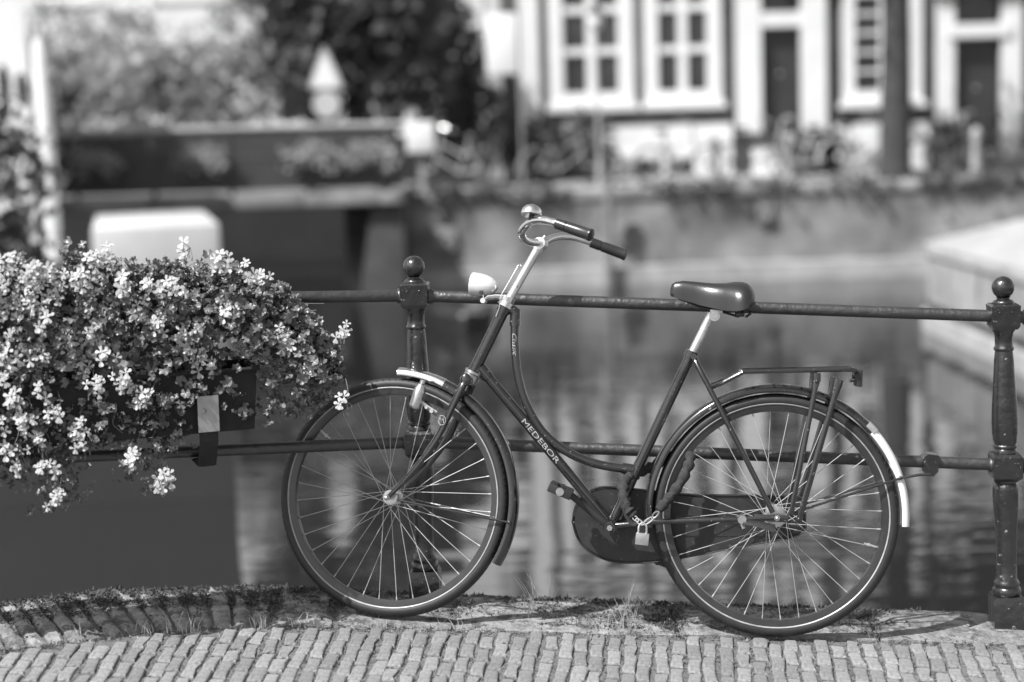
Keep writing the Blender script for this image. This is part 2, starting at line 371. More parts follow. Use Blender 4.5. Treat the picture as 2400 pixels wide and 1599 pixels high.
# moss on kerb and in joints
def tri_cloud(name, material, centres, sizes, up, seed, per=5, parent=None):
    r = np.random.default_rng(seed); v = []; f = []
    for (c, sz) in zip(centres, sizes):
        for _ in range(per):
            d = r.normal(size=3); d[2] = abs(d[2])*up+0.15; d /= np.linalg.norm(d); e = np.cross(d, r.normal(size=3)); e /= np.linalg.norm(e)+1e-9
            p = np.array(c)+r.normal(size=3)*sz*0.5*np.array([1, 1, 0.3]); o_ = len(v)
            v += [tuple(p-e*sz*0.28), tuple(p+e*sz*0.28), tuple(p+d*sz)]; f.append((o_, o_+1, o_+2))
    m = MB(); m.v = v; m.f = f; return m.build(name, material, parent, smooth=False, fix=False)
cs = []; ss = []
def patch(x): return 0.5+0.5*sin(x*5.1+0.7)*sin(x*2.3+1.9)
while len(cs) < 8000:
    q = random.uniform(1.2, 7.2); t = random.random(); f_, b_ = seg_pt(FRONT, q), seg_pt(BACK, q); x = f_[0]*(1-t)+b_[0]*t; y = f_[1]*(1-t)+b_[1]*t
    dens = 1.0*max(0, t-0.1)*(0.3+patch(x)) + (0.9 if 0.05 < x < 1.02 and t > 0.12 else 0) + (0.35 if x < -0.5 and t > 0.55 else 0)
    if x < -.75 and t < .5: dens *= .25
    dens = dens
    if 1.15 < x: dens *= 0.25
    if -0.3 < x < 0.05: dens *= 0.45
    if random.random() < dens: cs.append((x, y, zdeck(x, y)-0.004)); ss.append(random.uniform(0.004, 0.014))
stuff(tri_cloud('moss', 'moss', cs, ss, 0.7, 3), 'dark moss growing over the kerb stones', 'moss')
cs = []; ss = []
for (x, y, half) in spots[:700]:
    for _ in range(16):
        a = random.choice((-1, 1)); u, v = a*PW*0.5+random.uniform(-.003, .003), random.uniform(-.5, .5)*PL
        if random.random() < 0.3: u, v = random.uniform(-.5, .5)*PW, a*PL*0.5
        th = fan(x); X, Y = x+u*cos(th)+v*sin(th), y-u*sin(th)+v*cos(th)
        if random.random() < 0.55: cs.append((X, Y, zdeck(X, Y)-0.012)); ss.append(random.uniform(0.003, 0.010))
stuff(tri_cloud('joint_moss', 'moss', cs, ss, 0.6, 4, per=3), 'moss and grit in the joints between the paving bricks', 'moss')
cs = []; ss = []
for _ in range(1500):
    x = random.uniform(-1.5, 1.7); y = front_y(x)+random.gauss(0.0, 0.018); cs.append((x, y, zdeck(x, y)-0.012)); ss.append(random.uniform(0.005, 0.014))
stuff(tri_cloud('kerb_weeds', 'leaf_mass', cs, ss, 0.8, 5, per=3), 'low weeds along the front edge of the kerb', 'weeds')
gm = MB()
def blade(base, h, lean, wd=0.0016):
    a = random.uniform(0, 2*pi); pts = [Vector(base)+Vector((cos(a)*lean*t*t*h, sin(a)*lean*t*t*h*0.6, h*t)) for t in (0, .35, .7, 1)]
    for i in range(3):
        w0, w1 = wd*(1-i/3.0), wd*(1-(i+1)/3.0); o_ = len(gm.v)
        gm.v += [tuple(pts[i]+Vector((-w0, 0, 0))), tuple(pts[i]+Vector((w0, 0, 0))), tuple(pts[i+1]+Vector((w1, 0, 0))), tuple(pts[i+1]+Vector((-w1, 0, 0)))]; gm.f.append((o_, o_+1, o_+2, o_+3))
for (tx, cnt, hh) in [(-0.93, 10, .06), (-0.99, 8, .07), (-1.04, 6, .055), (-0.74, 14, .05), (-0.62, 8, .04), (0.28, 16, .10), (0.33, 14, .08), (0.82, 8, .05), (-0.2, 8, .035), (1.02, 10, .045), (0.95, 6, .06), (1.2, 7, .03), (0.05, 10, .12), (0.62, 7, .03), (-1.25, 8, .05), (-0.4, 8, .03)]:
    for k in range(cnt):
        x = tx+random.gauss(0, .022); y = front_y(x)+(random.uniform(0.1, 0.33) if tx in (0.05, 0.82, 0.95, 0.33) else random.gauss(0.01, .015)); blade((x, y, zdeck(x, y)-.01), hh*random.uniform(.5, 1.2), random.uniform(.2, 1.0))
for k in range(160):
    x, y, h_ = random.choice(spots[:300]); blade((x+PW/2*random.choice((-1, 1)), y, zdeck(x, y)-.014), random.uniform(.008, .022), random.uniform(.3, 1.2), .0012)
stuff(gm.build('grass', 'dry_grass', smooth=False, fix=False), 'thin dry grass blades sprouting along the kerb and joints', 'grass')

# ================================================================== RAILING
PL_, PR_ = Vector((-0.283, 5.155)), Vector((1.446, 5.048))
dirL = Vector((-cos(radians(19)), -sin(radians(19))))
posts = [PL_, PR_, PR_+(PR_-PL_), PL_+dirL*1.7]
ZB = [0.020, -0.082, -0.184, 0.10]
railing = empty('bridge_railing', (PL_.x, PL_.y, ZB[0]), 'black cast-iron bridge railing with ball-topped baluster posts behind the bicycle', 'railing')
def post_meshes():
    sh = MB()
    sh.lathe([(.037,.098),(.041,.104),(.042,.112),(.040,.120),(.036,.124),(.037,.130),(.038,.136),(.034,.142),(.030,.150),(.0295,.20),(.030,.26),(.033,.32),(.0365,.37),(.038,.40),(.0375,.42),(.035,.432),(.031,.437),(.034,.441),(.034,.447)], 20)
    sh.lathe([(.034,.524),(.035,.530),(.033,.536),(.031,.540),(.034,.545),(.034,.550),(.031,.553),(.034,.562),(.037,.585),(.038,.615),(.037,.65),(.035,.69),(.031,.75),(.0285,.80),(.026,.825),(.0255,.829),(.029,.832),(.0295,.838),(.026,.842),(.0255,.855),(.026,.87),(.028,.882),(.033,.889),(.034,.894),(.031,.897)], 20)
    sh.lathe([(.030,.966),(.031,.970),(.029,.974),(.026,.977),(.018,.980),(.018,.984),(.022,.986)], 20)
    sh = sh.mesh('post', 'iron_black', angle=50)
    def block(z0, z1, h, name):
        m = MB(); m.lathe([(h*.96,z0),(h,z0+.004),(h,z1-.006),(h*.94,z1)], sq=True); return m.mesh(name, 'iron_black', angle=30)
    base = MB(); base.lathe([(.046,0),(.045,.09),(.041,.099)], sq=True); base = base.mesh('base_block', 'iron_black', angle=30)
    mid = MB(); mid.lathe([(.030,.445),(.041,.456),(.042,.460),(.042,.518),(.037,.526)], sq=True); mid = mid.mesh('middle_block', 'iron_black', angle=30)
    topb = MB(); topb.lathe([(.033,.893),(.0385,.901),(.040,.905),(.041,.957),(.042,.962),(.036,.967)], sq=True)
    for sx in (-.019, .017): topb.ball((sx, -.0405, .944), (.0045, .003, .0045), 8, 6)
    topb = topb.mesh('top_block', 'iron_black', angle=30)
    bl = MB(); bl.ball((0, 0, 1.014), .0325, 24, 16); bl = bl.mesh('ball_finial', 'iron_black', angle=80)
    return sh, base, mid, topb, bl
PM = post_meshes(); wmi = railing.matrix_world.inverted()
for k, (p, zb) in enumerate(zip(posts, ZB)):
    rot = [radians(3), radians(3.7), radians(3.7), radians(-19)][k]
    lean = Matrix.Rotation([0, radians(-1.0), 0, 0][k], 4, 'Y')
    s_ = link('post', PM[0], railing, wmi @ Matrix.Translation((p.x, p.y, zb)) @ lean @ Matrix.Rotation(-rot, 4, 'Z'))
    for nm, me in zip(('base_block', 'middle_block', 'top_block', 'ball_finial'), PM[1:]): link(nm, me, s_)
def rail(name, p0, p1, h):
    a = Vector((posts[p0].x, posts[p0].y, ZB[p0]+h)); c = Vector((posts[p1].x, posts[p1].y, ZB[p1]+h)); d = (c-a).normalized()
    m = MB(); path = [a+(c-a)*t for t in np.linspace(0, 1, 9)]; m.tube([wmi @ p for p in path], .0178, 14)
    for e, s2 in ((a, 1), (c, -1)):   # sockets where the rail enters the block
        m.tube([wmi @ (e+d*s2*.042), wmi @ (e+d*s2*.050), wmi @ (e+d*s2*.056)], [.023, .023, .019], 14)
    m.build(name, 'rail_black', railing)
for a, c in ((0, 1), (1, 2), (0, 3)):
    rail('top_rail', a, c, .928); rail('lower_rail', a, c, .489)
clampm = MB(); pc = PR_*0.885+PL_*0.115; zc = -0.082*.885+.020*.115+.489
clampm.prism([(-.024,.020),(-.008,.032),(.024,.026),(.021,-.022),(.006,-.036),(-.016,-.026)], -.022, .022, wmi @ Matrix.Translation((1.215, pc.y-.01, zc)))
clampm.build('rail_clamp', 'iron_black', railing, angle=25)

# ================================================================== BICYCLE
ES, EW, ET = Vector((-0.99364036, 0.09767636, 0.05601934)), Vector((-0.09146653, -0.99032417, 0.10436432)), Vector((0.06567123, 0.09857671, 0.99296018))
MBIKE = Matrix(((ES.x, EW.x, ET.x, 0.71851723), (ES.y, EW.y, ET.y, 4.88163992), (ES.z, EW.z, ET.z, -0.03983307), (0, 0, 0, 1)))
bike = empty('bicycle', MBIKE, 'black step-through city bicycle with chrome handlebars leaning on the iron railing', 'bicycle')
def P(s, t, w_=0.0): return (s, w_, t+.35)
AX = Vector(P(.79, .589)); AD = Vector((-.106, 0, .234)).normalized()
STEER = Matrix.Translation(AX) @ Matrix.Rotation(radians(-10), 4, AD) @ Matrix.Translation(-AX)
def part(mb, name, material, M=None, **k): return mb.build(name, material, bike, M=M, **k)
HUBF = Vector(P(1.1117, 0)); HUBR = Vector(P(0, 0))
# frame tubes
part(MB().tube([P(.797,.577), P(.893,.362)], .0175, 18), 'head_tube', 'frame_paint')
dt = part(MB().tube([P(.868,.39), P(.472,-.047)], .0155, 18), 'down_tube', 'frame_paint')
tt_pts = smooth_path([P(.786,.563), P(.772,.545), P(.769,.463), P(.757,.375), P(.731,.294), P(.681,.214), P(.609,.158), P(.52,.125), P(.415,.112)], 6)
tt = part(MB().tube(tt_pts, .0128, 16), 'top_tube', 'frame_paint')
st = part(MB().tube([P(.2565,.458), P(.472,-.05)], .0152, 18), 'seat_tube', 'frame_paint')
part(MB().tube([P(.472,-.05,-.036), P(.472,-.05,.036)], .021, 20), 'bottom_bracket', 'frame_paint')
for pts_, r_ in (([P(.7955,.580), P(.807,.554)], .0205), ([P(.884,.382), P(.8965,.354)], .0205), ([P(.790,.566), P(.7705,.556), P(.7705,.515)], .0165), ([P(.868,.39), P(.843,.362)], .0182),
                 ([P(.445,.116), P(.41,.112)], .0162), ([P(.264,.442), P(.256,.462)], .0185), ([P(.435,.067), P(.418,.105)], .0178)):
    part(MB().tube(pts_, r_, 16), 'lug', 'frame_paint')
part(MB().tube([P(.668,.169), P(.686,.205)], .007, 10), 'tube_brace', 'frame_paint')
for sg in (1, -1):
    m = MB(); m.tube([P(.250,.443,.014*sg), P(.243,.428,.03*sg), P(.215,.38,.045*sg), P(.10,.175,.052*sg), P(.012,.014,.055*sg)], [.0085,.0085,.0085,.008,.0075], 12)
    m.tube([P(.252,.447,.012*sg), P(.252,.447,.03*sg)], .009, 10); part(m, 'seat_stay', 'frame_paint')
    m = MB(); m.tube([P(.455,-.047,.03*sg), P(.35,-.029,.05*sg), P(.098,-.009,.055*sg), P(.0,0,.056*sg)], [.0085,.0085,.0075,.007], 12); part(m, 'chain_stay', 'frame_paint')
    m = MB(); m.cbox(P(.016,-.002,.058*sg), (.048,.003,.010), bev=.002); dr = part(m, 'dropout', 'frame_paint'); MB().tube([P(0,0,.055*sg), P(0,0,.072*sg)], .0085, 6).ball(P(0,0,.075*sg), (.006,.005,.006), 10, 6).build('axle_nut', 'steel', dr)
part(MB().tube([P(.098,-.009,.044), P(.098,-.009,.071)], .0125, 12).tube([P(.098,-.022,.058), P(.092,-.035,.060)], .006, 8), 'brake_arm_clip', 'steel')
part(MB().tube([P(.095,-.014,.066), P(.055,-.018,.068), P(.005,-.03,.066)], [(.003,.010),(.003,.012),(.003,.014)], 8), 'brake_arm', 'case_black')
# seat post and saddle
part(MB().tube([P(.2565,.455), P(.205,.572)], .0128, 16), 'seat_post', 'worn_chrome')
m = MB(); m.tube([P(.197,.566,-.035), P(.197,.566,.036)], .0155, 16); m.tube([P(.197,.566,.036), P(.197,.566,.043)], .009, 8); m.cbox(P(.192,.578,.0), (.018,.033,.006), bev=.002); part(m, 'saddle_clamp', 'steel')
secs = [(.326,.010,.640,.622),(.322,.017,.652,.617),(.312,.021,.659,.614),(.29,.025,.663,.608),(.26,.029,.662,.601),(.23,.036,.660,.594),(.20,.049,.659,.589),(.17,.070,.661,.587),(.145,.090,.665,.589),(.125,.100,.666,.594),(.108,.098,.662,.600),(.095,.086,.652,.604),(.087,.068,.640,.606),(.083,.045,.630,.607)]
sm = MB(); NS = 17
for (s_, hw, zt, zb) in secs:
    for k in range(NS):
        a = pi*k/(NS-1); ex = 0.62
        wv = hw*(abs(cos(a))**ex)*(1 if cos(a) > 0 else -1); tv = zb+(zt-zb)*(sin(a)**0.75)
        drop = 0.010*(abs(wv)/0.1)**2
        sm.v.append(P(s_, tv-drop, wv))
for i in range(len(secs)-1):
    for k in range(NS-1): sm.f.append((i*NS+k, i*NS+k+1, (i+1)*NS+k+1, (i+1)*NS+k))
sm.f.append(tuple(range(NS))); sm.f.append(tuple((len(secs)-1)*NS+k for k in range(NS)))
for i in range(len(secs)-1): sm.f.append((i*NS, (i+1)*NS, (i+1)*NS+NS-1, i*NS+NS-1))
sad = part(sm, 'saddle', 'saddle_vinyl', angle=70)
m = MB()
for sg in (1, -1):
    m.tube([P(.30,.612,.006*sg), P(.24,.59,.014*sg), P(.19,.582,.022*sg), P(.13,.566,.035*sg), P(.115,.573,.04*sg), P(.12,.60,.06*sg)], .0035, 8)
    m.tube([P(.10+.006*cos(q), .565+.0042*q, .05*sg+.012*sin(q)*1.0) for q in np.linspace(0, 6*pi/2, 24)], .002, 6)
m.cbox(P(.125,.572,0), (.012,.05,.006), bev=.002)
part(m, 'saddle_springs', 'black_plain')
# fork + steered parts
for sg in (1, -1):
    m = MB(); m.tube(smooth_path([P(.896,.352,.03*sg), P(.904,.335,.046*sg), P(.928,.28,.052*sg), P(.966,.19,.053*sg), P(1.025,.098,.053*sg), P(1.08,.034,.053*sg), P(1.1117,.0,.053*sg)], 4), [(.011,.014)]*9+[(.010,.0125)]*6+[(.0085,.010)]*6+[(.007,.008)]*4, 12)
    part(m, 'fork_blade', 'frame_paint', STEER)
m = MB(); m.tube([P(.897,.352,-.045), P(.897,.352,.045)], .0165, 14); m.ball(P(.897,.352,.046), (.017,.01,.02), 12, 8); part(m, 'fork_crown', 'frame_paint', STEER)
part(MB().tube([P(.889,.37), P(.8985,.350)], .0235, 20).tube([P(.885,.379), P(.888,.372)], .026, 20), 'lower_headset', 'steel', STEER)
part(MB().tube([P(.799,.575), P(.794,.585)], .0235, 20).tube([P(.7935,.586), P(.7875,.598)], .0195, 8).tube([P(.801,.571), P(.799,.575)], .026, 20), 'upper_headset', 'chrome', STEER)
part(MB().tube([P(.795,.583), P(.704,.755)], .0125, 18), 'stem', 'worn_chrome', STEER)
m = MB(); m.tube([P(.704,.755,-.022), P(.704,.755,.022)], .0175, 16); m.tube([P(.712,.738), P(.701,.766)], .0155, 16); m.tube([P(.697,.768,.004), P(.690,.778,.004)], .005, 8); part(m, 'bar_clamp', 'worn_chrome', STEER)
hb = []
side = [(.704,.754,0),(.706,.754,.04),(.716,.751,.075),(.728,.756,.105),(.728,.772,.137),(.708,.790,.162),(.682,.799,.188),(.650,.799,.21),(.622,.793,.226),(.600,.786,.238),(.56,.773,.246)]
path = [P(s_, t_, -w_) for s_, t_, w_ in reversed(side)]+[P(s_, t_, w_) for s_, t_, w_ in side[1:]]
part(MB().tube(smooth_path(path, 4), .0112, 14), 'handlebar', 'chrome', STEER)
for sg in (1, -1):
    a, c = Vector(P(.606,.788,.235*sg)), Vector(P(.500,.754,.262*sg)); ts = [0, .01, .27, .28, .30, .32, .33, .6, .9, .93, .985, 1.0]; rr = [.0135,.0152,.0152,.0140,.0140,.0140,.0155,.0162,.0165,.0178,.0178,.015]
    m = MB(); m.tube([a+(c-a)*t_ for t_ in ts], rr, 18); part(m, 'grip', 'grip_rubber', STEER)
# bell on the near bar
bellc = Vector(P(.690,.820,.186)); bn = Vector((-.05,-.30,1)).normalized(); BM = Matrix.Translation(bellc) @ bn.to_track_quat('Z', 'Y').to_matrix().to_4x4()
bell = part(MB().lathe([(.0275,-.007),(.0290,-.004),(.0285,.004),(.0265,.012),(.0215,.019),(.013,.0235),(.002,.025)], 24, BM), 'bell', 'chrome', STEER)
MB().lathe([(.026,-.0068),(.026,-.0062)], 24, BM).lathe([(.006,-.02),(.006,-.006)], 8, BM).build('bell_base', 'black_plain', bell)
MB().tube([Vector(P(.690,.812,.170))+Vector((.003*0, .0125*cos(q), .0125*sin(q))) for q in np.linspace(0, 2*pi, 14)], .0035, 8, closed=True).tube([Vector(P(.690,.800,.172)), Vector(P(.690,.793,.174))], .004, 6).build('bell_clamp', 'steel', bell)
# headlamp
lc = Vector(P(.905,.634)); axl = Vector((-1, 0, -.10)).normalized(); LM = Matrix.Translation(lc) @ axl.to_track_quat('Z', 'Y').to_matrix().to_4x4()
hl = part(MB().lathe([(.033,.0),(.0345,.002),(.0345,.006),(.034,.010),(.0335,.025),(.031,.042),(.026,.058),(.018,.071),(.008,.079),(.001,.081)], 28, LM), 'headlamp', 'lamp_white', STEER)
MB().lathe([(.002,-.006),(.02,-.004),(.031,-.0005),(.031,.0005)], 24, LM).build('lens', 'glass_clear', hl)
MB().tube([P(.868,.606,.022), P(.868,.606,.030)], .006, 8).build('lamp_switch', 'black_plain', hl)
m = MB(); m.tube([P(.795,.596), P(.83,.597), P(.852,.594), P(.866,.585), P(.869,.60)], [(.010,.004)]*5, 10); m.tube([P(.866,.585,-.012), P(.866,.585,.012)], .008, 10); part(m, 'lamp_bracket', 'chrome', STEER)
part(MB().tube(smooth_path([P(.759,.69,.004), P(.765,.692,.010), P(.775,.672,.014), P(.798,.628,.018), P(.812,.600,.02), P(.815,.572,.02), P(.825,.54,.019)], 5), .0014, 6), 'lamp_cable', 'worn_chrome')
# dynamo
dv0, dv1 = Vector(P(1.040,.262,.070)), Vector(P(1.016,.345,.070)); dd = (dv1-dv0)
m = MB(); m.tube([dv0+dd*t_ for t_ in (0,.05,.1,.62,.75,.84,.86,.88,.99,1.0)], [.012,.0165,.018,.0178,.014,.010,.006,.0085,.0085,.007], 16); dyn = part(m, 'dynamo', 'steel', STEER)
MB().tube([P(1.005,.268,.066), P(.972,.250,.066)], [(.010,.004),(.010,.004)], 10).tube([P(.985,.257,.066), P(.985,.257,.078)], .006, 8).tube([P(1.002,.267,.066), P(1.002,.267,.075)], .005, 8).tube([P(1.03,.29,.066), P(.99,.26,.064)], .006, 8).build('dynamo_bracket', 'steel', dyn)
# emblem on fork
em = MB(); ec = Vector(P(.955,.232,.066)); em.tube([ec+Vector((.011*cos(q), .003-.002*abs(cos(q)), .014*sin(q))) for q in np.linspace(0, 2*pi, 18)], .0012, 6, closed=True)
for (a_, b_) in (((-.006,-.008),(-.006,.008)), ((-.006,.008),(0,-.002)), ((0,-.002),(.006,.008)), ((.006,.008),(.006,-.008))): em.tube([ec+Vector((a_[0],.004,a_[1])), ec+Vector((b_[0],.004,b_[1]))], .0012, 6)
part(em, 'emblem', 'lettering', STEER)

# wheels
def wheel(hub, name, M, hubr, valve_a):
    T = Matrix.Translation(hub)
    rim = MB().ring(.311, [(-.010,-.012),(-.012,-.004),(-.012,.004),(-.010,.012),(.008,.0155),(.012,.0155),(.012,.0135),(.004,.006),(.004,-.006),(.012,-.0135),(.012,-.0155),(.008,-.0155)], 96, M=T)
    wh = rim.build(name, 'rim_black', bike, M=M)
    prof = [(.0185*cos(a), .0195*sin(a)) for a in np.linspace(-pi*.86, pi*.86, 18)]
    ty = MB().ring(.3315, prof, 110, M=T)
    for k in range(110):   # shallow tread bars on the shoulders
        a0 = 2*pi*k/110
        for sg in (1, -1):
            pts = [hub+Vector(((.3315+.0190*cos(q))*cos(a0+d), .0200*sin(q)*sg, (.3315+.0190*cos(q))*sin(a0+d))) for q, d in ((.35, 0), (.75, .006), (1.05, .016))]
            ty.tube(pts, .0011, 4, caps=False)
    ty.build('tyre', 'rubber', wh)
    for sg in (1, -1): MB().ring(.3205, [(-.0015,.0150*sg),(-.0015,.0172*sg),(.0012,.0190*sg),(.0024,.0186*sg),(.0024,.0150*sg)], 96, M=T).build('rim_edge', 'rim_edge', wh)
    MB().tube([hub+Vector((0,-.05,0)), hub+Vector((0,.05,0))], .005, 10).lathe([(hubr,-.030),(hubr+.006,-.029),(hubr+.006,-.027),(hubr*.75,-.024),(hubr*.7,0),(hubr*.75,.024),(hubr+.006,.027),(hubr+.006,.029),(hubr,.030),(hubr*.5,.034)], 20, T @ Matrix.Rotation(pi/2, 4, 'X')).build('hub', 'steel', wh)
    for k in range(36):
        sg = 1 if k % 2 else -1; ar = 2*pi*(k+.5)/36; off = (1 if (k//2) % 2 else -1)*radians(62); fr = hubr+.004
        p0 = hub+Vector((fr*cos(ar+off), .028*sg, fr*sin(ar+off))); p1 = hub+Vector((.301*cos(ar), .003*sg, .301*sin(ar))); pn = p1+(p0-p1).normalized()*.012
        MB().tube([p0, pn], .00105, 6).tube([pn, p1], .0021, 6).build('spoke', 'spoke_steel', wh)
    va = Vector((cos(valve_a), 0, sin(valve_a)))
    MB().tube([hub+va*.30, hub+va*.275], .003, 8).tube([hub+va*.279, hub+va*.272], .0048, 8).tube([hub+va*.272, hub+va*.262], .0022, 6).build('valve', 'worn_chrome', wh)
    return wh
wheel(HUBF, 'front_wheel', STEER, .016, radians(38))
wheel(HUBR, 'rear_wheel', None, .024, radians(195))
m = MB(); m.tube([HUBF+Vector((0,-.066,0)), HUBF+Vector((0,.066,0))], .0048, 10)
for sg in (1, -1): m.tube([HUBF+Vector((0,.054*sg,0)), HUBF+Vector((0,.064*sg,0))], .0095, 6); m.ball(HUBF+Vector((0,.066*sg,0)), (.0075,.006,.0075), 10, 6)
part(m, 'front_axle_nuts', 'steel', STEER)

# mudguards
def guard_prof(h=.026, d=.016, t=.0016):
    o_ = [(-d, -h), (-.004, -h*.93), (.001, -h*.72), (.0045, -h*.45), (.006, 0), (.0045, h*.45), (.001, h*.72), (-.004, h*.93), (-d, h)]
    return o_+[(a-t, c*.96) for a, c in reversed(o_)]
fm = MB().ring(.374, guard_prof(), 60, radians(91), radians(208), M=Matrix.Translation(HUBF)); fmo = part(fm, 'front_mudguard', 'guard_paint', STEER, angle=50)
MB().ring(.3752, guard_prof(.0268), 22, radians(90), radians(113), M=Matrix.Translation(HUBF)).build('mudguard_tip', 'chrome', fmo, angle=50)
rm = MB().ring(.372, guard_prof(), 90, radians(-8), radians(136), M=Matrix.Translation(HUBR)); rmo = part(rm, 'rear_mudguard', 'guard_paint', angle=50)
o = MB().ring(.3722, guard_prof(.0262), 30, radians(136), radians(182), M=Matrix.Translation(HUBR)).build('mudguard_tail', 'white_paint', rmo, angle=50); o['label'] = 'white-painted tail of the rear mudguard'
MB().ring(.3735, [(-.012,.0268),(.002,.0235),(.0065,.008),(.0068,.008),(.0025,.0242),(-.0115,.0275)], 10, radians(132), radians(137), M=Matrix.Translation(HUBR)).build('guard_sticker', 'zinc', rmo)
for k, (HB, ang, MM, nm) in enumerate(((HUBF, 188, STEER, 'front_guard_stay'), (HUBR, 160, None, 'rear_guard_stay'))):
    for sg in (1, -1):
        e = HB+Vector((cos(radians(ang))*.366, .028*sg, sin(radians(ang))*.366)); s0 = HB+Vector((cos(radians(ang))*.03, .058*sg, sin(radians(ang))*.03))
        m = MB(); m.tube([s0, s0*.5+e*.5, e], .0036, 8); m.ball(e, .006, 8, 6)
        if k == 1 and sg == 1: m.tube([e, e+Vector((-.05, .004, .012)), e+Vector((-.083, .004, .015))], [.0036,.004,.004], 8)
        part(m, nm, 'guard_paint', MM)
# chain case (far side), cranks, pedals
cc = [(.585,-.05),(.578,-.005),(.553,.033),(.52,.051),(.475,.057),(.35,.05),(.228,.045),(-.06,.053),(-.08,.03),(-.087,-.01),(-.071,-.057),(.097,-.10),(.296,-.148),(.40,-.162),(.47,-.16),(.53,-.137),(.568,-.098)]
ccs = [(p.x, p.z) for p in smooth_path([(x, 0, z) for x, z in cc+cc[:1]], 4)][:-1]
bm = bmesh.new()
vs0 = [bm.verts.new((x, -.062, z+.35)) for x, z in ccs]; f0 = bm.faces.new(vs0); ext = bmesh.ops.extrude_face_region(bm, geom=[f0])
for v in [g for g in ext['geom'] if isinstance(g, bmesh.types.BMVert)]: v.co.y += .03
bmesh.ops.bevel(bm, geom=[e for e in bm.edges if abs(e.verts[0].co.y-e.verts[1].co.y) < 1e-5], offset=.006, segments=2, affect='EDGES')
bmesh.ops.recalc_face_normals(bm, faces=bm.faces[:]); me = bpy.data.meshes.new('chain_case'); bm.to_mesh(me); bm.free(); me.shade_smooth(); me.set_sharp_from_angle(angle=radians(40)); me.materials.append(MATS['case_black'])
ccase = link('chain_case', me, bike)
MB().tube([P(x, z, -.029) for x, z in ccs], .0022, 6, closed=True).build('case_edge_trim', 'black_plain', ccase)
BB = Vector(P(.472,-.05))
for sg in (1, -1):
    e = Vector(P(.472+.140*sg, -.05+.108*sg, .068*sg)); s0 = BB+Vector((0, .055*sg, 0))
    m = MB(); m.tube([s0, s0*.5+e*.5, e], [(.0125,.007),(.010,.0065),(.0095,.0065)], 12, flat=(0.6,0,-.8)); m.tube([BB+Vector((0,.04*sg,0)), BB+Vector((0,.07*sg,0))], .0165, 18); m.tube([e-Vector((0,.009*sg,0)), e+Vector((0,.009*sg,0))], .0115, 14)
    cr = part(m, 'crank', 'case_black')
    MB().tube([BB+Vector((0,.066*sg,0)), BB+Vector((0,.076*sg,0))], .0085, 6).build('crank_bolt', 'steel', cr)
    pm = MB(); ax0 = e+Vector((0,.012*sg,0)); Rm = Matrix.Translation(e+Vector((0,.058*sg,0))) @ Matrix.Rotation(radians(-20), 4, 'Y')
    pm.tube([e, e+Vector((0,.10*sg,0))], .006, 10); ped = part(pm, 'pedal', 'black_plain')
    for dx in (-.024, .024): MB().cbox((dx,0,0), (.011,.043,.012), Rm, bev=.003).build('pedal_rubber', 'rubber', ped)
    [MB().cbox((0,q_*.044*sg,0), (.034,.003,.012), Rm, bev=.002).build('pedal_cage', 'black_plain', ped) for q_ in (1, -1)]
    MB().tube([e+Vector((0,.10*sg,0)), e+Vector((0,.107*sg,0))], .0115, 14).build('pedal_cap', 'steel', ped)
# rack
rk = MB()
for sg in (1, -1):
    rk.tube(smooth_path([P(.192,.366,.045*sg), P(.168,.376,.052*sg), P(.118,.405,.06*sg), P(.096,.411,.06*sg), P(-.05,.420,.06*sg), P(-.185,.428,.06*sg), P(-.205,.424,.045*sg), P(-.208,.422,.0)], 4), .0062, 10)
    rk.tube([P(.197,.363,.047*sg), P(.165,.378,.053*sg)], [(.009,.004),(.009,.004)], 8)
for s_ in (.11, .02, -.07, -.15): rk.tube([P(s_, .409-.06*(s_-.1), -.06), P(s_, .409-.06*(s_-.1), .06)], .0045, 8)
rack = part(rk, 'rear_rack', 'frame_paint')
for sg in (1, -1):
    MB().tube([P(-.096,.415,.062*sg), P(-.096,.395,.065*sg), P(-.092,.37,.066*sg), P(-.041,.03,.066*sg), P(-.038,.012,.066*sg)], [(.010,.005),(.0105,.005),(.0075,.0075),(.007,.007),(.009,.004)], 10, flat=(1,0,.15)).ball(P(-.0955,.392,.072*sg), (.006,.004,.006), 10, 6).build('rack_strut', 'frame_paint', rack)
    MB().tube([P(-.158,.400,.068*sg), P(-.155,.388,.069*sg), P(-.146,.35,.069*sg), P(-.062,.0,.067*sg), P(-.060,-.012,.067*sg)], [(.012,.004),(.0125,.005),(.0085,.0075),(.0085,.0075),(.010,.004)], 10, flat=(1,0,.23)).ball(P(-.062,.0,.074*sg), (.007,.004,.007), 10, 6).build('stand_strut', 'guard_paint', rack)
MB().cbox(P(-.217,.404,0), (.0085,.045,.024), bev=.003).tube([P(-.2,.41,0), P(-.21,.41,0)], .01, 10).tube([P(-.205,.398,.02), P(-.192,.396,.02)], .005, 8).build('tail_reflector', 'case_black', rack)
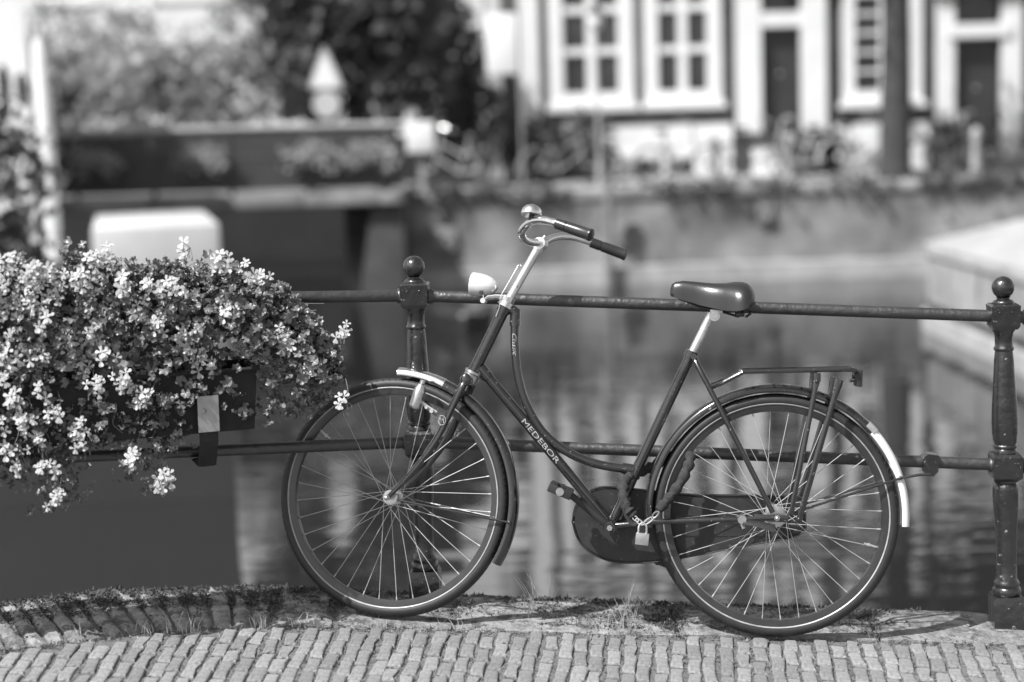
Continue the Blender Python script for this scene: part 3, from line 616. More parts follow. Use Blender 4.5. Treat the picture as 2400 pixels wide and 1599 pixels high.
# lettering laid onto the tubes
def lettering(body, name, tube_path, r, length, height, parent, shear=0.0, flip=1):
    cu = bpy.data.curves.new('letters', 'FONT'); cu.body = body; cu.size = 1; cu.shear = shear; cu.extrude = 0.0; cu.resolution_u = 3
    ob = bpy.data.objects.new('letters', cu); COL.objects.link(ob); dg = bpy.context.evaluated_depsgraph_get(); me = bpy.data.meshes.new_from_object(ob.evaluated_get(dg)); bpy.data.objects.remove(ob); bpy.data.curves.remove(cu)
    bm = bmesh.new(); bm.from_mesh(me); bmesh.ops.subdivide_edges(bm, edges=[e for e in bm.edges if e.calc_length() > .12], cuts=2, use_grid_fill=False)
    xs = [v.co.x for v in bm.verts]; ys = [v.co.y for v in bm.verts]; x0, x1, y0, y1 = min(xs), max(xs), min(ys), max(ys)
    pts = [Vector(p) for p in tube_path]; cum = [0]
    for a_, c_ in zip(pts, pts[1:]): cum.append(cum[-1]+(c_-a_).length)
    for v in bm.verts:
        d = (v.co.x-x0)/(x1-x0)*length*cum[-1]; i = 0
        while i < len(cum)-2 and cum[i+1] < d: i += 1
        f = (d-cum[i])/(cum[i+1]-cum[i]); p = pts[i].lerp(pts[i+1], f); tg = (pts[i+1]-pts[i]).normalized()
        side_ = Vector((0,1,0)); upv = side_.cross(tg)*flip; a = ((v.co.y-y0)/(y1-y0)-.5)*height/r
        v.co = p+(upv*sin(a)+side_*cos(a))*(r+.0006)
    bm.to_mesh(me); bm.free(); me.name = name; me.materials.clear(); me.materials.append(MATS['lettering']); return link(name, me, parent)
d0, d1 = Vector(P(.868,.39)), Vector(P(.472,-.047))
lettering('MEDEBOR', 'brand_lettering', [d0.lerp(d1, t_) for t_ in (.335, .605)], .0156, 1.0, .0148, dt, flip=1)
ci = [p for p in tt_pts if .40+.35 < p.z < .50+.35]
lettering('Classic', 'script_lettering', ci[:], .0129, .72, .0125, tt, shear=.45, flip=1)

# chain lock
lock = empty('chain_lock', MBIKE @ Matrix.Translation(P(.378,-.07,.08)), 'silver padlock and chain in black fabric sleeve looped through the rear wheel', 'bicycle lock')
li = lock.matrix_world.inverted() @ MBIKE
def LT(p): return li @ Vector(p)
sp = smooth_path([P(.405,-.012,.075), P(.425,.01,.075), P(.438,.05,.055), P(.432,.085,.02), P(.405,.10,-.01), P(.37,.115,-.03), P(.32,.145,-.035), P(.268,.165,-.01), P(.25,.155,.02), P(.268,.10,.045), P(.305,.045,.065), P(.335,.008,.075)], 6)
m = MB(); m.tube([LT(p) for p in sp], [.0145*(1+.22*sin(i*1.9)+.12*sin(i*3.7)) for i in range(len(sp))], 12); m.build('sleeve', 'cloth_black', lock, angle=80)
m = MB(); fl = smooth_path([P(.43,.03,.072), P(.42,-.005,.078), P(.405,-.03,.078), P(.395,-.028,.078)], 4); m.tube([LT(p) for p in fl], [(.018,.005),(.02,.006),(.02,.005),(.019,.005),(.018,.005),(.018,.004),(.016,.005),(.016,.004),(.015,.004),(.013,.004),(.012,.004),(.010,.003),(.008,.003)], 8); m.build('sleeve_end', 'cloth_black', lock)
for a, c in (((.407,-.012), (.392,-.024)), ((.397,-.020), (.379,-.033)), ((.336,.004), (.352,-.014)), ((.350,-.012), (.375,-.032))):
    A, C_ = Vector(P(a[0], a[1], .083)), Vector(P(c[0], c[1], .084)); mid = (A+C_)/2; d = (C_-A); L = d.length/2; d.normalize(); q = d.cross(Vector((0,1,0)))
    m = MB(); m.tube([LT(mid+d*L*1.15*cos(u)+q*.0055*sin(u)) for u in np.linspace(0, 2*pi, 17)[:-1]], .0024, 6, closed=True); m.build('chain_link', 'chrome', lock)
m = MB(); m.tube([LT(P(.378+.0115*cos(u), -.046+.017*sin(u) if sin(u) > 0 else -.046, .084)) for u in np.linspace(0, pi, 13)]+[LT(P(.3665, -.062, .084))], .0034, 8); m.tube([LT(P(.3895,-.046,.084)), LT(P(.3895,-.062,.084))], .0034, 8); m.build('shackle', 'chrome', lock)
m = MB(); m.cbox((0,0,0), (.0190,.009,.0168), li @ Matrix.Translation(P(.378,-.075,.084)) @ Matrix.Rotation(radians(-4), 4, 'Y'), bev=.0025); m.build('padlock_body', 'padlock_steel', lock)

# ================================================================== FLOWER BOX
c19, s19 = cos(radians(19)), sin(radians(19))
MPL = Matrix(((-c19, s19, 0, -0.75), (-s19, -c19, 0, 4.93), (0, 0, 1, 0), (0, 0, 0, 1)))
MB0 = MPL @ Matrix.Translation((0.5, 0.035, 0.62))
planter = empty('flower_box', MB0, 'black flower box hung on the bridge railing below the white geraniums', 'planter')
def tray(m, x0, x1, y0, y1, z0, z1, t=.006, tp=.012):
    o_ = [(x0+tp,y0+tp,z0),(x1-tp,y0+tp,z0),(x1-tp,y1-tp,z0),(x0+tp,y1-tp,z0),(x0,y0,z1),(x1,y0,z1),(x1,y1,z1),(x0,y1,z1),(x0+t,y0+t,z1),(x1-t,y0+t,z1),(x1-t,y1-t,z1),(x0+t,y1-t,z1),(x0+tp+t,y0+tp+t,z0+t),(x1-tp-t,y0+tp+t,z0+t),(x1-tp-t,y1-tp-t,z0+t),(x0+tp+t,y1-tp-t,z0+t)]
    f_ = [(3,2,1,0),(12,13,14,15)]
    for k in range(4):
        j = (k+1) % 4; f_ += [(k,j,4+j,4+k),(4+k,4+j,8+j,8+k),(8+k,8+j,12+j,12+k)]
    m.add(o_, f_)
m = MB(); tray(m, -.5, .6, -.085, .085, 0, .175); m.tube([(-.505,-.09,.172),(.605,-.09,.172),(.605,.09,.172),(-.505,.09,.172)], .006, 8, closed=True); m.build('trough', 'planter_black', planter, angle=30)
m = MB(); m.box((-.485,-.07,.12), (.585,.07,.145)); m.build('soil', 'soil', planter, smooth=False)
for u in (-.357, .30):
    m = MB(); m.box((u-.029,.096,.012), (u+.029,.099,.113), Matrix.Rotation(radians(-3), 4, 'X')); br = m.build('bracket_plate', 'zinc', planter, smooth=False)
    m = MB(); m.tube([(u,.090,.02),(u,.088,-.02),(u,.03,-.10),(u,-.09,-.10)], [(.0025,.026)]*4, 8, flat=(0,1,0)); m.build('bracket_strap_shaded', 'planter_black', planter, smooth=False)  # same bracket below the plate; its shade is put into the black colour

ger = empty('geranium', MPL @ Matrix.Translation((.3, .03, .76)), 'mass of trailing white-flowered geraniums spilling over the flower box', 'flowers')
gi = Matrix.Translation((-.3, -.03, -.76))
CL = [(0.647,0.06,1.115),(0.396,0.06,1.126),(0.431,0.06,1.107),(0.578,0.06,1.038),(0.518,0.06,1.067),(0.166,0.06,1.135),(0.273,0.06,1.027),(-0.035,0.06,1.036),(0.012,0.06,1.063),(0.648,0.06,1.005),(0.601,0.06,1.002),(0.642,0.06,0.931),(0.544,0.06,1.004),(0.505,0.06,0.898),(0.43,0.06,0.917),(0.47,0.06,0.836),(0.376,0.1,0.789),(0.184,0.06,0.901),(-0.055,0.06,0.881),(-0.083,0.06,0.867),(-0.247,0.06,0.878),(-0.148,0.06,0.771),(0.311,0.1,0.739),(0.574,0.1,0.78),(0.643,0.1,0.76),(0.622,0.1,0.699),(0.544,0.1,0.713),(0.487,0.1,0.672),(0.668,0.1,0.632),(0.341,0.1,0.579),(0.276,0.1,0.508),(0.582,0.1,0.565),(0.567,0.1,0.488),(-0.242,0.1,0.683),(0.486,0.1,0.63),(0.558,0.06,1.093),(0.084,0.06,1.091),(0.315,0.06,0.996),(0.146,0.06,0.815),(0.637,0.1,0.59),(0.73,0.07,0.86),(0.58,0.08,0.86),(0.69,0.08,0.81),(0.70,0.10,0.69),(0.60,0.07,1.09),(0.68,0.07,1.05),(0.46,0.07,1.06),(0.34,0.07,1.05),(0.22,0.07,1.03),(0.56,0.08,0.95),(0.66,0.08,0.87),(0.40,0.09,0.86),(0.26,0.08,0.93),(0.06,0.07,0.95),(0.60,0.10,0.64),(0.44,0.10,0.78),(0.72,0.07,1.06),(0.77,0.08,0.70)]
TOP = [(0.9,1.10),(0.728,1.105),(0.66,1.10),(0.609,1.107),(0.536,1.085),(0.477,1.10),(0.395,1.108),(0.315,1.07),(0.219,1.068),(0.158,1.07),(0.049,1.05),(-0.047,1.00),(-0.145,0.94),(-0.193,0.885),(-0.235,0.83),(-0.255,0.77)]
BOT = [(0.9,0.62),(0.758,0.64),(0.687,0.67),(0.571,0.69),(0.452,0.70),(0.332,0.705),(0.213,0.705),(0.091,0.725),(-0.033,0.74),(-0.158,0.70),(-0.209,0.70),(-0.255,0.741)]
def lerp_curve(c, u):
    for (u0, z0), (u1, z1) in zip(c, c[1:]):
        if u1 <= u <= u0: return z0+(z1-z0)*(u-u0)/(u1-u0)
    return None
# leaf and flower meshes
def leaf_geo(sz, cup):
    v = [(0, 0, 0)]; K = 20
    for k in range(K+1):
        a = radians(-155)+radians(310)*k/K; lob = .72+.28*abs(cos(2.5*(a)))**.7+.05*random.uniform(-1, 1)
        r = sz*lob; v.append((r*cos(a), r*sin(a), cup*r*r/sz+.22*sz*sin(5*a)))
    return v, [(0, k, k+1) for k in range(1, K+1)]
leaf_var = []
for k in range(6):
    g = leaf_geo(.0150, random.uniform(-.4, .7)); leaf_var.append(g)
leaf_me = []
for g in leaf_var:
    m = MB(); m.v, m.f = [tuple(p) for p in g[0]], g[1]; leaf_me.append(m.mesh('leaf', 'leaf', fix=False, angle=180))
def petal(a, r0, r1, wd, bend):
    out = []
    for (t_, w_) in ((0, .12), (.35, .45), (.7, 1), (.92, .85), (1.0, .35)):
        r = r0+(r1-r0)*t_
        for sg in (-1, 1): out.append((r, sg*wd*w_, bend*t_*t_+.002*(w_ > .5)*0))
    ca_, sa_ = cos(a), sin(a)
    return [(x*ca_-y*sa_, x*sa_+y*ca_, z) for x, y, z in out], [(2*i, 2*i+1, 2*i+3, 2*i+2) for i in range(4)]
flower_me = []
for k in range(4):
    m = MB()
    for a, s_ in ((78, 1.0), (112, 1.0), (200, .9), (270, .95), (340, .9)):
        pv, pf = petal(radians(a+random.uniform(-8, 8)), .001, .0195*s_*random.uniform(.9, 1.1), .0047, random.uniform(-.004, .006)); m.add(pv, pf)
    m.ball((0, 0, .001), .0015, 6, 4); flower_me.append(m.mesh('flower', 'petal', fix=False, angle=180))
def face_M(p, nrm, roll, sc=1.0):
    return Matrix.Translation(p) @ Vector(nrm).normalized().to_track_quat('Z', 'Y').to_matrix().to_4x4() @ Matrix.Rotation(roll, 4, 'Z') @ Matrix.Diagonal((sc, sc, sc, 1))
# leaves: dense crown above, sparse trailing strands below
LV = []; R_ = random.Random(11)
while len(LV) < 4400:
    u = R_.uniform(-.27, .9); zt, zb = lerp_curve(TOP, u), lerp_curve(BOT, u)
    if zt is None or zb is None: continue
    zt += R_.gauss(0, .017)+.012*sin(u*31)+.01*sin(u*57+1)
    f = R_.random(); z = zb+(zt-zb)*(f**.8); core = min(1, (zt-z)/.12)
    v = .03+R_.uniform(-1, 1)*(.04+.10*core)
    if f < .42 and R_.random() < .62: continue
    d = Vector((R_.gauss(0, .5)+.25, R_.gauss(0, .5)+.55+(v-.03)*4, R_.gauss(.7, .35))); LV.append(((u, v, z), d, R_.uniform(0, 6.28), R_.uniform(.65, 1.25)))
strands = [(.25,.80,.62),(.33,.80,.60),(.42,.80,.60),(.50,.80,.58),(.57,.80,.60),(.65,.80,.60),(.73,.78,.56),(.82,.78,.56),(.29,.80,.66),(.38,.78,.64),(.46,.78,.62),(.60,.76,.55),(.70,.76,.52),(.62,.72,.50),(.52,.72,.46),(.58,.7,.44),(.35,.74,.50),(.29,.74,.46),(.66,.68,.55),(.45,.73,.60),(.72,.68,.48),(.23,.74,.58),(.15,.75,.66),(-.05,.74,.63),(-.12,.72,.64),(-.17,.72,.66),(.05,.73,.65),(.80,.68,.5)]
stems = MB()
for (u, z0, z1) in strands:
    pts = []; x = u; v = .09
    for t_ in np.linspace(0, 1, 6): pts.append(gi @ Vector((x+R_.gauss(0, .012), v+R_.gauss(0, .008)+.02*t_, z0+(z1-z0)*t_)))
    stems.tube(smooth_path(pts, 3), .0014, 5)
    for _ in range(int(190*(z0-z1))+10):
        t_ = R_.random(); z = z0+(z1-z0)*t_; LV.append(((u+R_.gauss(0, .03), v+R_.gauss(.01, .02), z), Vector((R_.gauss(.2, .5), R_.gauss(.6, .4), R_.gauss(.6, .4))), R_.uniform(0, 6.28), R_.uniform(.55, 1.1)))
for _ in range(60):
    u = R_.uniform(-.25, .85); zt = lerp_curve(TOP, u)
    if zt: z0 = zt-.08; stems.tube(smooth_path([gi @ Vector((u, .03, z0)), gi @ Vector((u+R_.gauss(0, .015), .04, zt)), gi @ Vector((u+R_.gauss(0, .03), .05, zt+R_.uniform(.0, .03)))], 3), .0011, 5)
for _ in range(46):      # loose shoots standing out of the mound
    u = R_.uniform(-.2, .85); zt = lerp_curve(TOP, u)
    if not zt: continue
    d = Vector((R_.gauss(-.1, .5), R_.gauss(.2, .3), 1)).normalized(); p0 = Vector((u, .05, zt-.02)); L_ = R_.uniform(.03, .075)
    stems.tube([gi @ p0, gi @ (p0+d*L_*.5), gi @ (p0+d*L_+Vector((0, 0, -.006)))], .001, 5)
    for k in range(R_.randint(3, 6)):
        LV.append((tuple(p0+d*L_*R_.uniform(.3, 1.05)+Vector((R_.gauss(0, .01), R_.gauss(0, .008), R_.gauss(0, .006)))), Vector((R_.gauss(0, .5), R_.gauss(.5, .4), R_.gauss(.5, .4))), R_.uniform(0, 6.28), R_.uniform(.5, .95)))
LV.sort(key=lambda q: -(q[0][1]+.15*q[0][2]))
for (p, d, a, sc) in LV[:280]: link('leaf', R_.choice(leaf_me), ger, gi @ face_M(p, d, a, sc))
m = MB()
for (p, d, a, sc) in LV[280:]:
    g = R_.choice(leaf_var); m.add(g[0], g[1], gi @ face_M(p, d, a, sc))
o = m.build('leaves', 'leaf_mass', ger, fix=False, angle=180); o['kind'] = 'stuff'
CAMD = Vector((.32, .92, .22))
for (u, v, z) in CL:
    v += .055
    cnt = R_.randint(4, 9); rad = .034; c0 = Vector((u, v+.015, z)); sm_ = MB()
    base = Vector((u+R_.gauss(0, .02), v-.08, z-.05-R_.random()*.03)) if z > .8 else Vector((u+R_.gauss(0, .02), v-.04, z+.06))
    hub_ = c0+Vector((0, -.012, 0)); sm_.tube([gi @ p for p in smooth_path([base, (base+hub_)/2+Vector((R_.gauss(0, .006), .01, 0)), hub_], 4)], .0011, 5)
    if (u, z) == (-0.242, 0.683): sm_.tube([gi @ p for p in smooth_path([Vector((-.06,.07,.73)), Vector((-.14,.09,.722)), Vector((-.20,.1,.705)), hub_], 5)], .0016, 6)
    spots_f = []
    for k in range(cnt):
        dv = (CAMD.normalized()+Vector((R_.uniform(-1, 1), R_.uniform(-.3, .3), R_.uniform(-1, 1)))*.85).normalized(); fp = c0+Vector((dv.x*rad*1.15, dv.y*rad*.5, dv.z*rad)); sm_.tube([gi @ hub_, gi @ fp], .0007, 4)
        spots_f.append((fp, (dv*.6+CAMD.normalized()*.7+Vector((.1, 0, .25))).normalized()))
    for k in range(R_.randint(2, 5)):
        bp_ = hub_+Vector((R_.gauss(0, .014), R_.uniform(0, .015), -R_.uniform(.008, .028))); sm_.tube([gi @ hub_, gi @ bp_], .0007, 4); sm_.tube([gi @ bp_, gi @ (bp_+Vector((R_.gauss(0, .002), 0, -.010)))], [.0008, .0018], 5)
    cl = sm_.build('flower_cluster', 'stem', ger)
    for fp, nr in spots_f: link('flower', R_.choice(flower_me), cl, gi @ face_M(fp, nr, R_.uniform(-.5, .5)+pi, R_.uniform(.65, 1.1)))
o = stems.build('stems', 'stem', ger); o['kind'] = 'stuff'

# ================================================================== FAR BANK
QY, FY, GZ = 30.0, 36.0, 0.25
m = MB(); m.add([(-2.8,QY+.3,GZ),(40,QY+.3,GZ),(40,FY+1,GZ),(-2.8,FY+1,GZ)], [(0,1,2,3)]); structure(m.build('street', 'street_brick', smooth=False))
m = MB(); m.box((-2.8,QY,-3), (40,QY+.5,.10)); qw = m.build('quay_wall', 'brick_quay', smooth=False); tag(qw, 'long brick quay wall rising from the canal below the houses', 'wall')
m = MB(); m.box((-2.8,QY-.26,-2.5), (40,QY-.003,-1.06)); m.build('ledge', 'jetty_top', qw, smooth=False)
x = -2.8
while x < 30:
    L_ = random.uniform(1.1, 1.5); m = MB(); m.cbox((x+L_/2, QY+.22, .18), (L_/2-.012, .27+random.uniform(-.01, .01), .085), bev=.02); m.build('coping_stone', 'stone_pale', qw, angle=30); x += L_
for (px, pz, w_) in ((-1.12,-.51,.42), (2.02,-.53,.42), (4.4,-.2,.25)):
    m = MB(); m.cbox((px, QY-.05, pz), (w_/2, .05, .2), bev=.02); m.tube([(px+.1*cos(q), QY-.12, pz-.02+.1*sin(q)) for q in np.linspace(0, 2*pi, 14)[:-1]], .015, 6, closed=True); m.build('mooring_plate', 'stone_pale', qw, angle=30)

cs = []; ss = []
for _ in range(420):
    x = random.choice((-1.9, -1.2, -.3, .6, 2.9, 3.6, 4.6, 6.0, 7.4, 8.4, 9.8))+random.gauss(0, .28); cs.append((x, QY-.08+random.uniform(-.05, .3), .2+random.gauss(0, .06))); ss.append(random.uniform(.06, .2))
stuff(tri_cloud('quay_weeds', 'hedge_leaf', cs, ss, .5, 77, per=6), 'weeds and small plants growing along the top of the quay wall', 'weeds')
def wall_open(m, x0, x1, y, z0, z1, ops, depth=.28, back=6.0):
    xs = sorted({x0, x1, *[q for o_ in ops for q in o_[:2]]}); zs = sorted({z0, z1, *[q for o_ in ops for q in o_[2:4]]})
    for i in range(len(xs)-1):
        for j in range(len(zs)-1):
            cx, cz = (xs[i]+xs[i+1])/2, (zs[j]+zs[j+1])/2
            if any(o_[0] < cx < o_[1] and o_[2] < cz < o_[3] for o_ in ops): continue
            m.add([(xs[i],y,zs[j]),(xs[i+1],y,zs[j]),(xs[i+1],y,zs[j+1]),(xs[i],y,zs[j+1])], [(0,1,2,3)])
    for o_ in ops:
        a, c, d, e = o_[:4]; q = y+depth
        m.add([(a,y,d),(c,y,d),(c,y,e),(a,y,e),(a,q,d),(c,q,d),(c,q,e),(a,q,e)], [(0,4,5,1),(1,5,6,2),(2,6,7,3),(3,7,4,0),(4,7,6,5)])
    m.add([(x0,y,z0),(x0,y+back,z0),(x0,y+back,z1),(x0,y,z1),(x1,y,z0),(x1,y+back,z0),(x1,y+back,z1),(x1,y,z1)], [(0,3,2,1),(4,5,6,7),(1,2,6,5),(3,7,6,2)])
def window(par, x0, x1, z0, z1, y, nx, nz, fw=.16, sill=True, curtain=0.0, bar=.05):
    m = MB(); yy0, yy1 = y-.06, y+.16
    m.box((x0-.04,yy0,z0),(x0+fw,yy1,z1)); m.box((x1-fw,yy0,z0),(x1+.04,yy1,z1)); m.box((x0+fw,yy0+.003,z0),(x1-fw,yy1,z0+fw)); m.box((x0+fw,yy0+.003,z1-fw),(x1-fw,yy1,z1))
    wn_ = m.build('window', 'white_wood', par, smooth=False)
    if sill: MB().box((x0-.12,y-.16,z0-.14),(x1+.12,y+.1,z0-.003)).build('sill', 'white_wood', wn_, smooth=False)
    ix0, ix1, iz0, iz1 = x0+fw, x1-fw, z0+fw, z1-fw; pw, ph = (ix1-ix0)/nx, (iz1-iz0)/nz
    for i in range(1, nx): MB().box((ix0+pw*i-bar*1.3, y-.02, iz0), (ix0+pw*i+bar*1.3, y+.1, iz1)).build('mullion', 'white_wood', wn_, smooth=False)
    for j in range(1, nz): MB().box((ix0, y-.012, iz0+ph*j-bar), (ix1, y+.09, iz0+ph*j+bar)).build('glazing_bar', 'white_wood', wn_, smooth=False)
    for i in range(nx):
        for j in range(nz): MB().box((ix0+pw*i+.002, y+.06, iz0+ph*j+.002), (ix0+pw*(i+1)-.002, y+.066, iz0+ph*(j+1)-.002)).build('pane', 'pane_dark', wn_, smooth=False)
    if curtain > 0:
        for (a, c) in ((ix0, ix0+curtain), (ix1-curtain*.6, ix1)):
            MB().box((a, y+.035, iz0), (c, y+.045, iz1)).build('curtain', 'curtain', wn_, smooth=False)
    return wn_
def door(par, x0, x1, z0, z1, y, jl, jr, lintel=.3, transom=None):
    fr = MB(); fr.box((x0-jl,y-.12,z0),(x0,y+.1,z1+lintel+.6)); fr.box((x1,y-.12,z0),(x1+jr,y+.1,z1+lintel+.6)); fr.box((x0-.002,y-.10,z1),(x1+.002,y+.1,z1+lintel)); fr.box((x0-jl-.1,y-.25,z1+lintel+.603),(x1+jr+.1,y+.1,z1+lintel+.85))
    f_ = fr.build('door_surround', 'white_wood', par, smooth=False)
    MB().box((x0,y+.11,z1+lintel),(x1,y+.12,z1+lintel+.6)).build('transom_pane', 'pane_dark', f_, smooth=False)
    d = MB(); d.box((x0,y+.12,z0),(x1,y+.17,z1))
    for k, (a, c) in enumerate(((.08,.36),(.42,.62),(.68,.94))):
        h = z1-z0; d.box((x0+.14,y+.105,z0+h*a),(x1-.14,y+.12,z0+h*c))
    dd_ = d.build('door', 'door_dark', par, smooth=False)
    MB().ball(((x0+x1)/2, y+.08, z0+(z1-z0)*.55), .035, 10, 8).build('knob', 'steel', dd_)
def house(name, label, x0, x1, y, z1, wallm, wins, doors=(), plinth=None, extra=None):
    M_ = Vector(((x0+x1)/2, y, GZ)); h = empty(name, M_, label, 'house'); inv = Matrix.Translation(-M_)
    ops = [(w_[0], w_[1], w_[2], w_[3]) for w_ in wins]+[(d[0], d[1], d[2], d[3]+.9) for d in doors]
    m = MB(); wall_open(m, x0, x1, y, GZ-.3, z1, ops); ob = m.build('wall', wallm, h, smooth=False); ob.location = -M_
    keep = set(h.children)
    for w_ in wins: window(h, w_[0], w_[1], w_[2], w_[3], y, *w_[4:])
    for d in doors: door(h, d[0], d[1], d[2], d[3], y, d[4], d[5])
    if plinth: 
        for q in plinth: MB().box((q[0], y-.08, q[2]), (q[1], y-.003, q[3])).build('plinth', q[4] if len(q) > 4 else 'white_stucco', h, smooth=False)
    MB().box((x0-.02, y-.35, z1), (x1+.02, y+.3, z1+.45)).build('cornice', 'white_wood', h, smooth=False)
    if extra: extra(h)
    for ob in h.children:
        if ob not in keep: ob.location = -M_
    return h
def exA(h):
    MB().box((.31,FY-.10,1.2),(.72,FY-.003,11)).build('pilaster', 'white_wood', h, smooth=False)
    MB().box((2.3,FY-.13,GZ-.1),(2.6,FY-.084,.75)).box((3.9,FY-.13,GZ-.1),(4.2,FY-.084,.75)).build('basement_surround', 'white_stucco', h, smooth=False)
    for a in (2.66, 3.3): MB().box((a,FY-.10,.3),(a+.5,FY-.084,.62)).build('basement_pane', 'pane_dark', h, smooth=False)
house('brick_house', 'brown brick house with two tall white-framed windows above a white plinth', -.05, 4.6, FY, 11.5, 'brick_house',
      [(.95,2.60,1.75,5.55,2,4,.25,True,.04,.07),(2.90,4.38,1.75,5.55,2,4,.23,True,.03,.07),(.95,2.55,6.7,9.4,2,4,.2),(2.83,4.4,6.7,9.4,2,4,.2)], plinth=[(2.0,4.62,GZ-.1,1.29)], extra=exA)
def exB(h):
    MB().box((4.95,FY-1.3,.82),(6.65,FY-.13,1.08)).build('stoop', 'far_black', h, smooth=False)
    MB().box((5.0,FY-1.28,GZ-.1),(5.45,FY-.14,.817)).build('stoop_wall', 'white_stucco', h, smooth=False)
    MB().box((5.52,FY-.9,GZ-.1),(6.3,FY-.85,.817)).build('basement_door', 'door_dark', h, smooth=False)
    for k in range(5): MB().box((6.66+.3*k,FY-1.2,GZ-.1),(6.96+.3*k-.003,FY-.2,.9-.15*k)).build('step', 'stone_pale', h, smooth=False)
house('narrow_house', 'narrow brick house with a dark door between wide white columns', 4.62, 6.66, FY, 10.6, 'brick_dark', [(5.0,6.3,5.4,7.8,2,4,.2)], [(5.22,6.03,1.09,3.2,.50,.52)], plinth=None, extra=exB)
house('dark_house', 'dark brick house with a single window half hidden by the tree trunk', 6.68, 8.66, FY, 12.0, 'brick_dark',
      [(6.92,8.46,1.65,4.4,2,6,.22,True,.0,.03),(6.92,8.46,5.4,7.9,2,4,.2)], plinth=[(6.7,8.65,GZ-.1,1.2)])
def exD(h):
    for k in range(3): MB().box((9.05-.1*k,FY-.5-.32*k,GZ-.1),(10.7,FY-.15-.32*k+(.003 if k else 0),.60-.16*k)).build('step', 'white_stucco' if k == 0 else 'stone_pale', h, smooth=False)
    MB().box((9.0,FY-.17,2.88),(10.3,FY-.123,3.12)).build('lintel', 'white_wood', h, smooth=False)
house('end_house', 'brick house with a tall dark front door and white step', 8.68, 13.5, FY, 11.0, 'brick_dark',
      [(10.9,12.9,1.7,4.4,2,4,.22),(9.0,10.4,5.2,7.6,2,4,.2),(11,12.7,5.2,7.6,2,4,.2)], [(9.15,10.1,.62,2.85,.36,.42)], extra=exD)
house('corner_house', 'light house standing past the end of the brick row', 13.52, 19, FY, 10.5, 'pale_stucco', [(14.2,15.6,1.6,4.2,2,4,.2),(16.5,18,1.6,4.2,2,4,.2)])
# hanging sign at the house corner
t = empty('banner_sign', (0, 31.3, 2.28), 'tall white banner sign on a pole at the corner of the brick house', 'sign')
MB().cbox((-.03,0,.54), (.28,.04,.53), bev=.03).build('board', 'sign_white', t, angle=30); MB().tube([(.28,0,-2.03),(.28,0,1.2)], .018, 8).build('pole', 'far_grey', t)

# ---- trees
def leaf_cloud(cen, rad, count, size, seed, flat=.0, shell=.55):
    r = np.random.default_rng(seed); V = []; 
    k = len(cen); vol = np.array([a*b_*c for a, b_, c in rad]); idx = r.choice(k, count, p=vol/vol.sum())
    d = r.normal(size=(count, 3)); d /= np.linalg.norm(d, axis=1)[:, None]; rr = (shell+(1-shell)*r.random(count))**(1/1.5)
    clump = r.normal(size=(count//14+1, 3))*.16; cid = r.integers(0, len(clump), count)
    p = np.array(cen)[idx]+d*np.array(rad)[idx]*rr[:, None]+clump[cid]*np.array(rad)[idx]
    e1 = r.normal(size=(count, 3)); e1 /= np.linalg.norm(e1, axis=1)[:, None]; e2 = np.cross(e1, r.normal(size=(count, 3))); e2 /= np.linalg.norm(e2, axis=1)[:, None]
    s_ = size*(.6+.8*r.random(count))[:, None]; V = np.stack([p-e1*s_, p+e2*s_*.6, p+e1*s_, p-e2*s_*.6], 1).reshape(-1, 3)
    m = MB(); m.v = V.tolist(); m.f = [(4*i, 4*i+1, 4*i+2, 4*i+3) for i in range(count)]; return m
def tree(name, label, base, trunk_h, tr, cen, rad, count, size, leafm, seed, limbs=6, lean=(0, 0)):
    t = empty(name, base, label, 'tree'); B = Vector(base); m = MB()
    topc = Vector((lean[0], lean[1], trunk_h)); m.tube([(0,0,-.3), (lean[0]*.1, 0, .2), topc*.5+Vector((.03,0,0)), topc], [tr*1.35, tr*1.05, tr*.9, tr*.75], 12)
    rr = random.Random(seed)
    for k in range(limbs):
        c = Vector(rr.choice(cen))-B; m.tube(smooth_path([topc*.9, topc*.55+c*.45+Vector((rr.gauss(0,.3),rr.gauss(0,.3),0)), c+Vector((rr.gauss(0,.5),rr.gauss(0,.5),rr.gauss(0,.3)))], 4), [tr*.5-.04*tr*i for i in range(9)], 7)
    m.build('trunk', 'trunk', t)
    c = leaf_cloud([tuple(Vector(q)-B) for q in cen], rad, count, size, seed); c.build('crown', leafm, t, smooth=False, fix=False); return t
tree('quay_tree', 'dark elm trunk on the quay in front of the dark brick house', (6.85,31.0,GZ), 5.0, .27, [(7.2,31,6.6),(9.6,31.5,5.6),(5.6,31,7.2),(10.6,32,4.9),(7.6,31,5.0),(9.3,31.2,4.75)], [(2.4,2,1.5),(1.7,1.8,1.2),(2,2,1.5),(1.2,1.3,.9),(1.5,1.4,.8),(1.6,1.4,.9)], 8500, .16, 'tree_leaf_shaded', 21)
tree('shade_tree', 'broad tree with shade-darkened leaf colour behind the road sign on the canal bridge', (-2.8,33.4,.3), 2.0, .3, [(-2.8,33.2,3.9),(-2.0,33.2,2.9),(-3.6,33,2.7),(-1.9,33.2,3.6),(-4.1,33.2,4.8),(-2.7,33.2,2.2),(-3.9,33.2,5.8)], [(1.4,1.2,1.4),(1.0,1.0,1.1),(1.0,1.0,1.1),(.9,1.0,.8),(1.0,1.2,1.1),(1.2,.9,.9),(1.8,1.4,1.3)], 6000, .15, 'tree_leaf_shaded', 22)
tree('lit_tree', 'sunlit leafy tree left of the road sign beyond the bridge', (-6.6,34.6,.3), 2.2, .14, [(-6.2,34.5,2.4),(-5.2,34.2,2.2),(-7.3,34.5,2.9),(-5.0,34.5,3.3),(-6.2,34.5,1.6)], [(1.0,.8,.9),(.9,.8,1.0),(.9,.8,1.0),(.9,.8,.8),(1.2,.7,.7)], 2300, .12, 'tree_leaf_lit', 23)
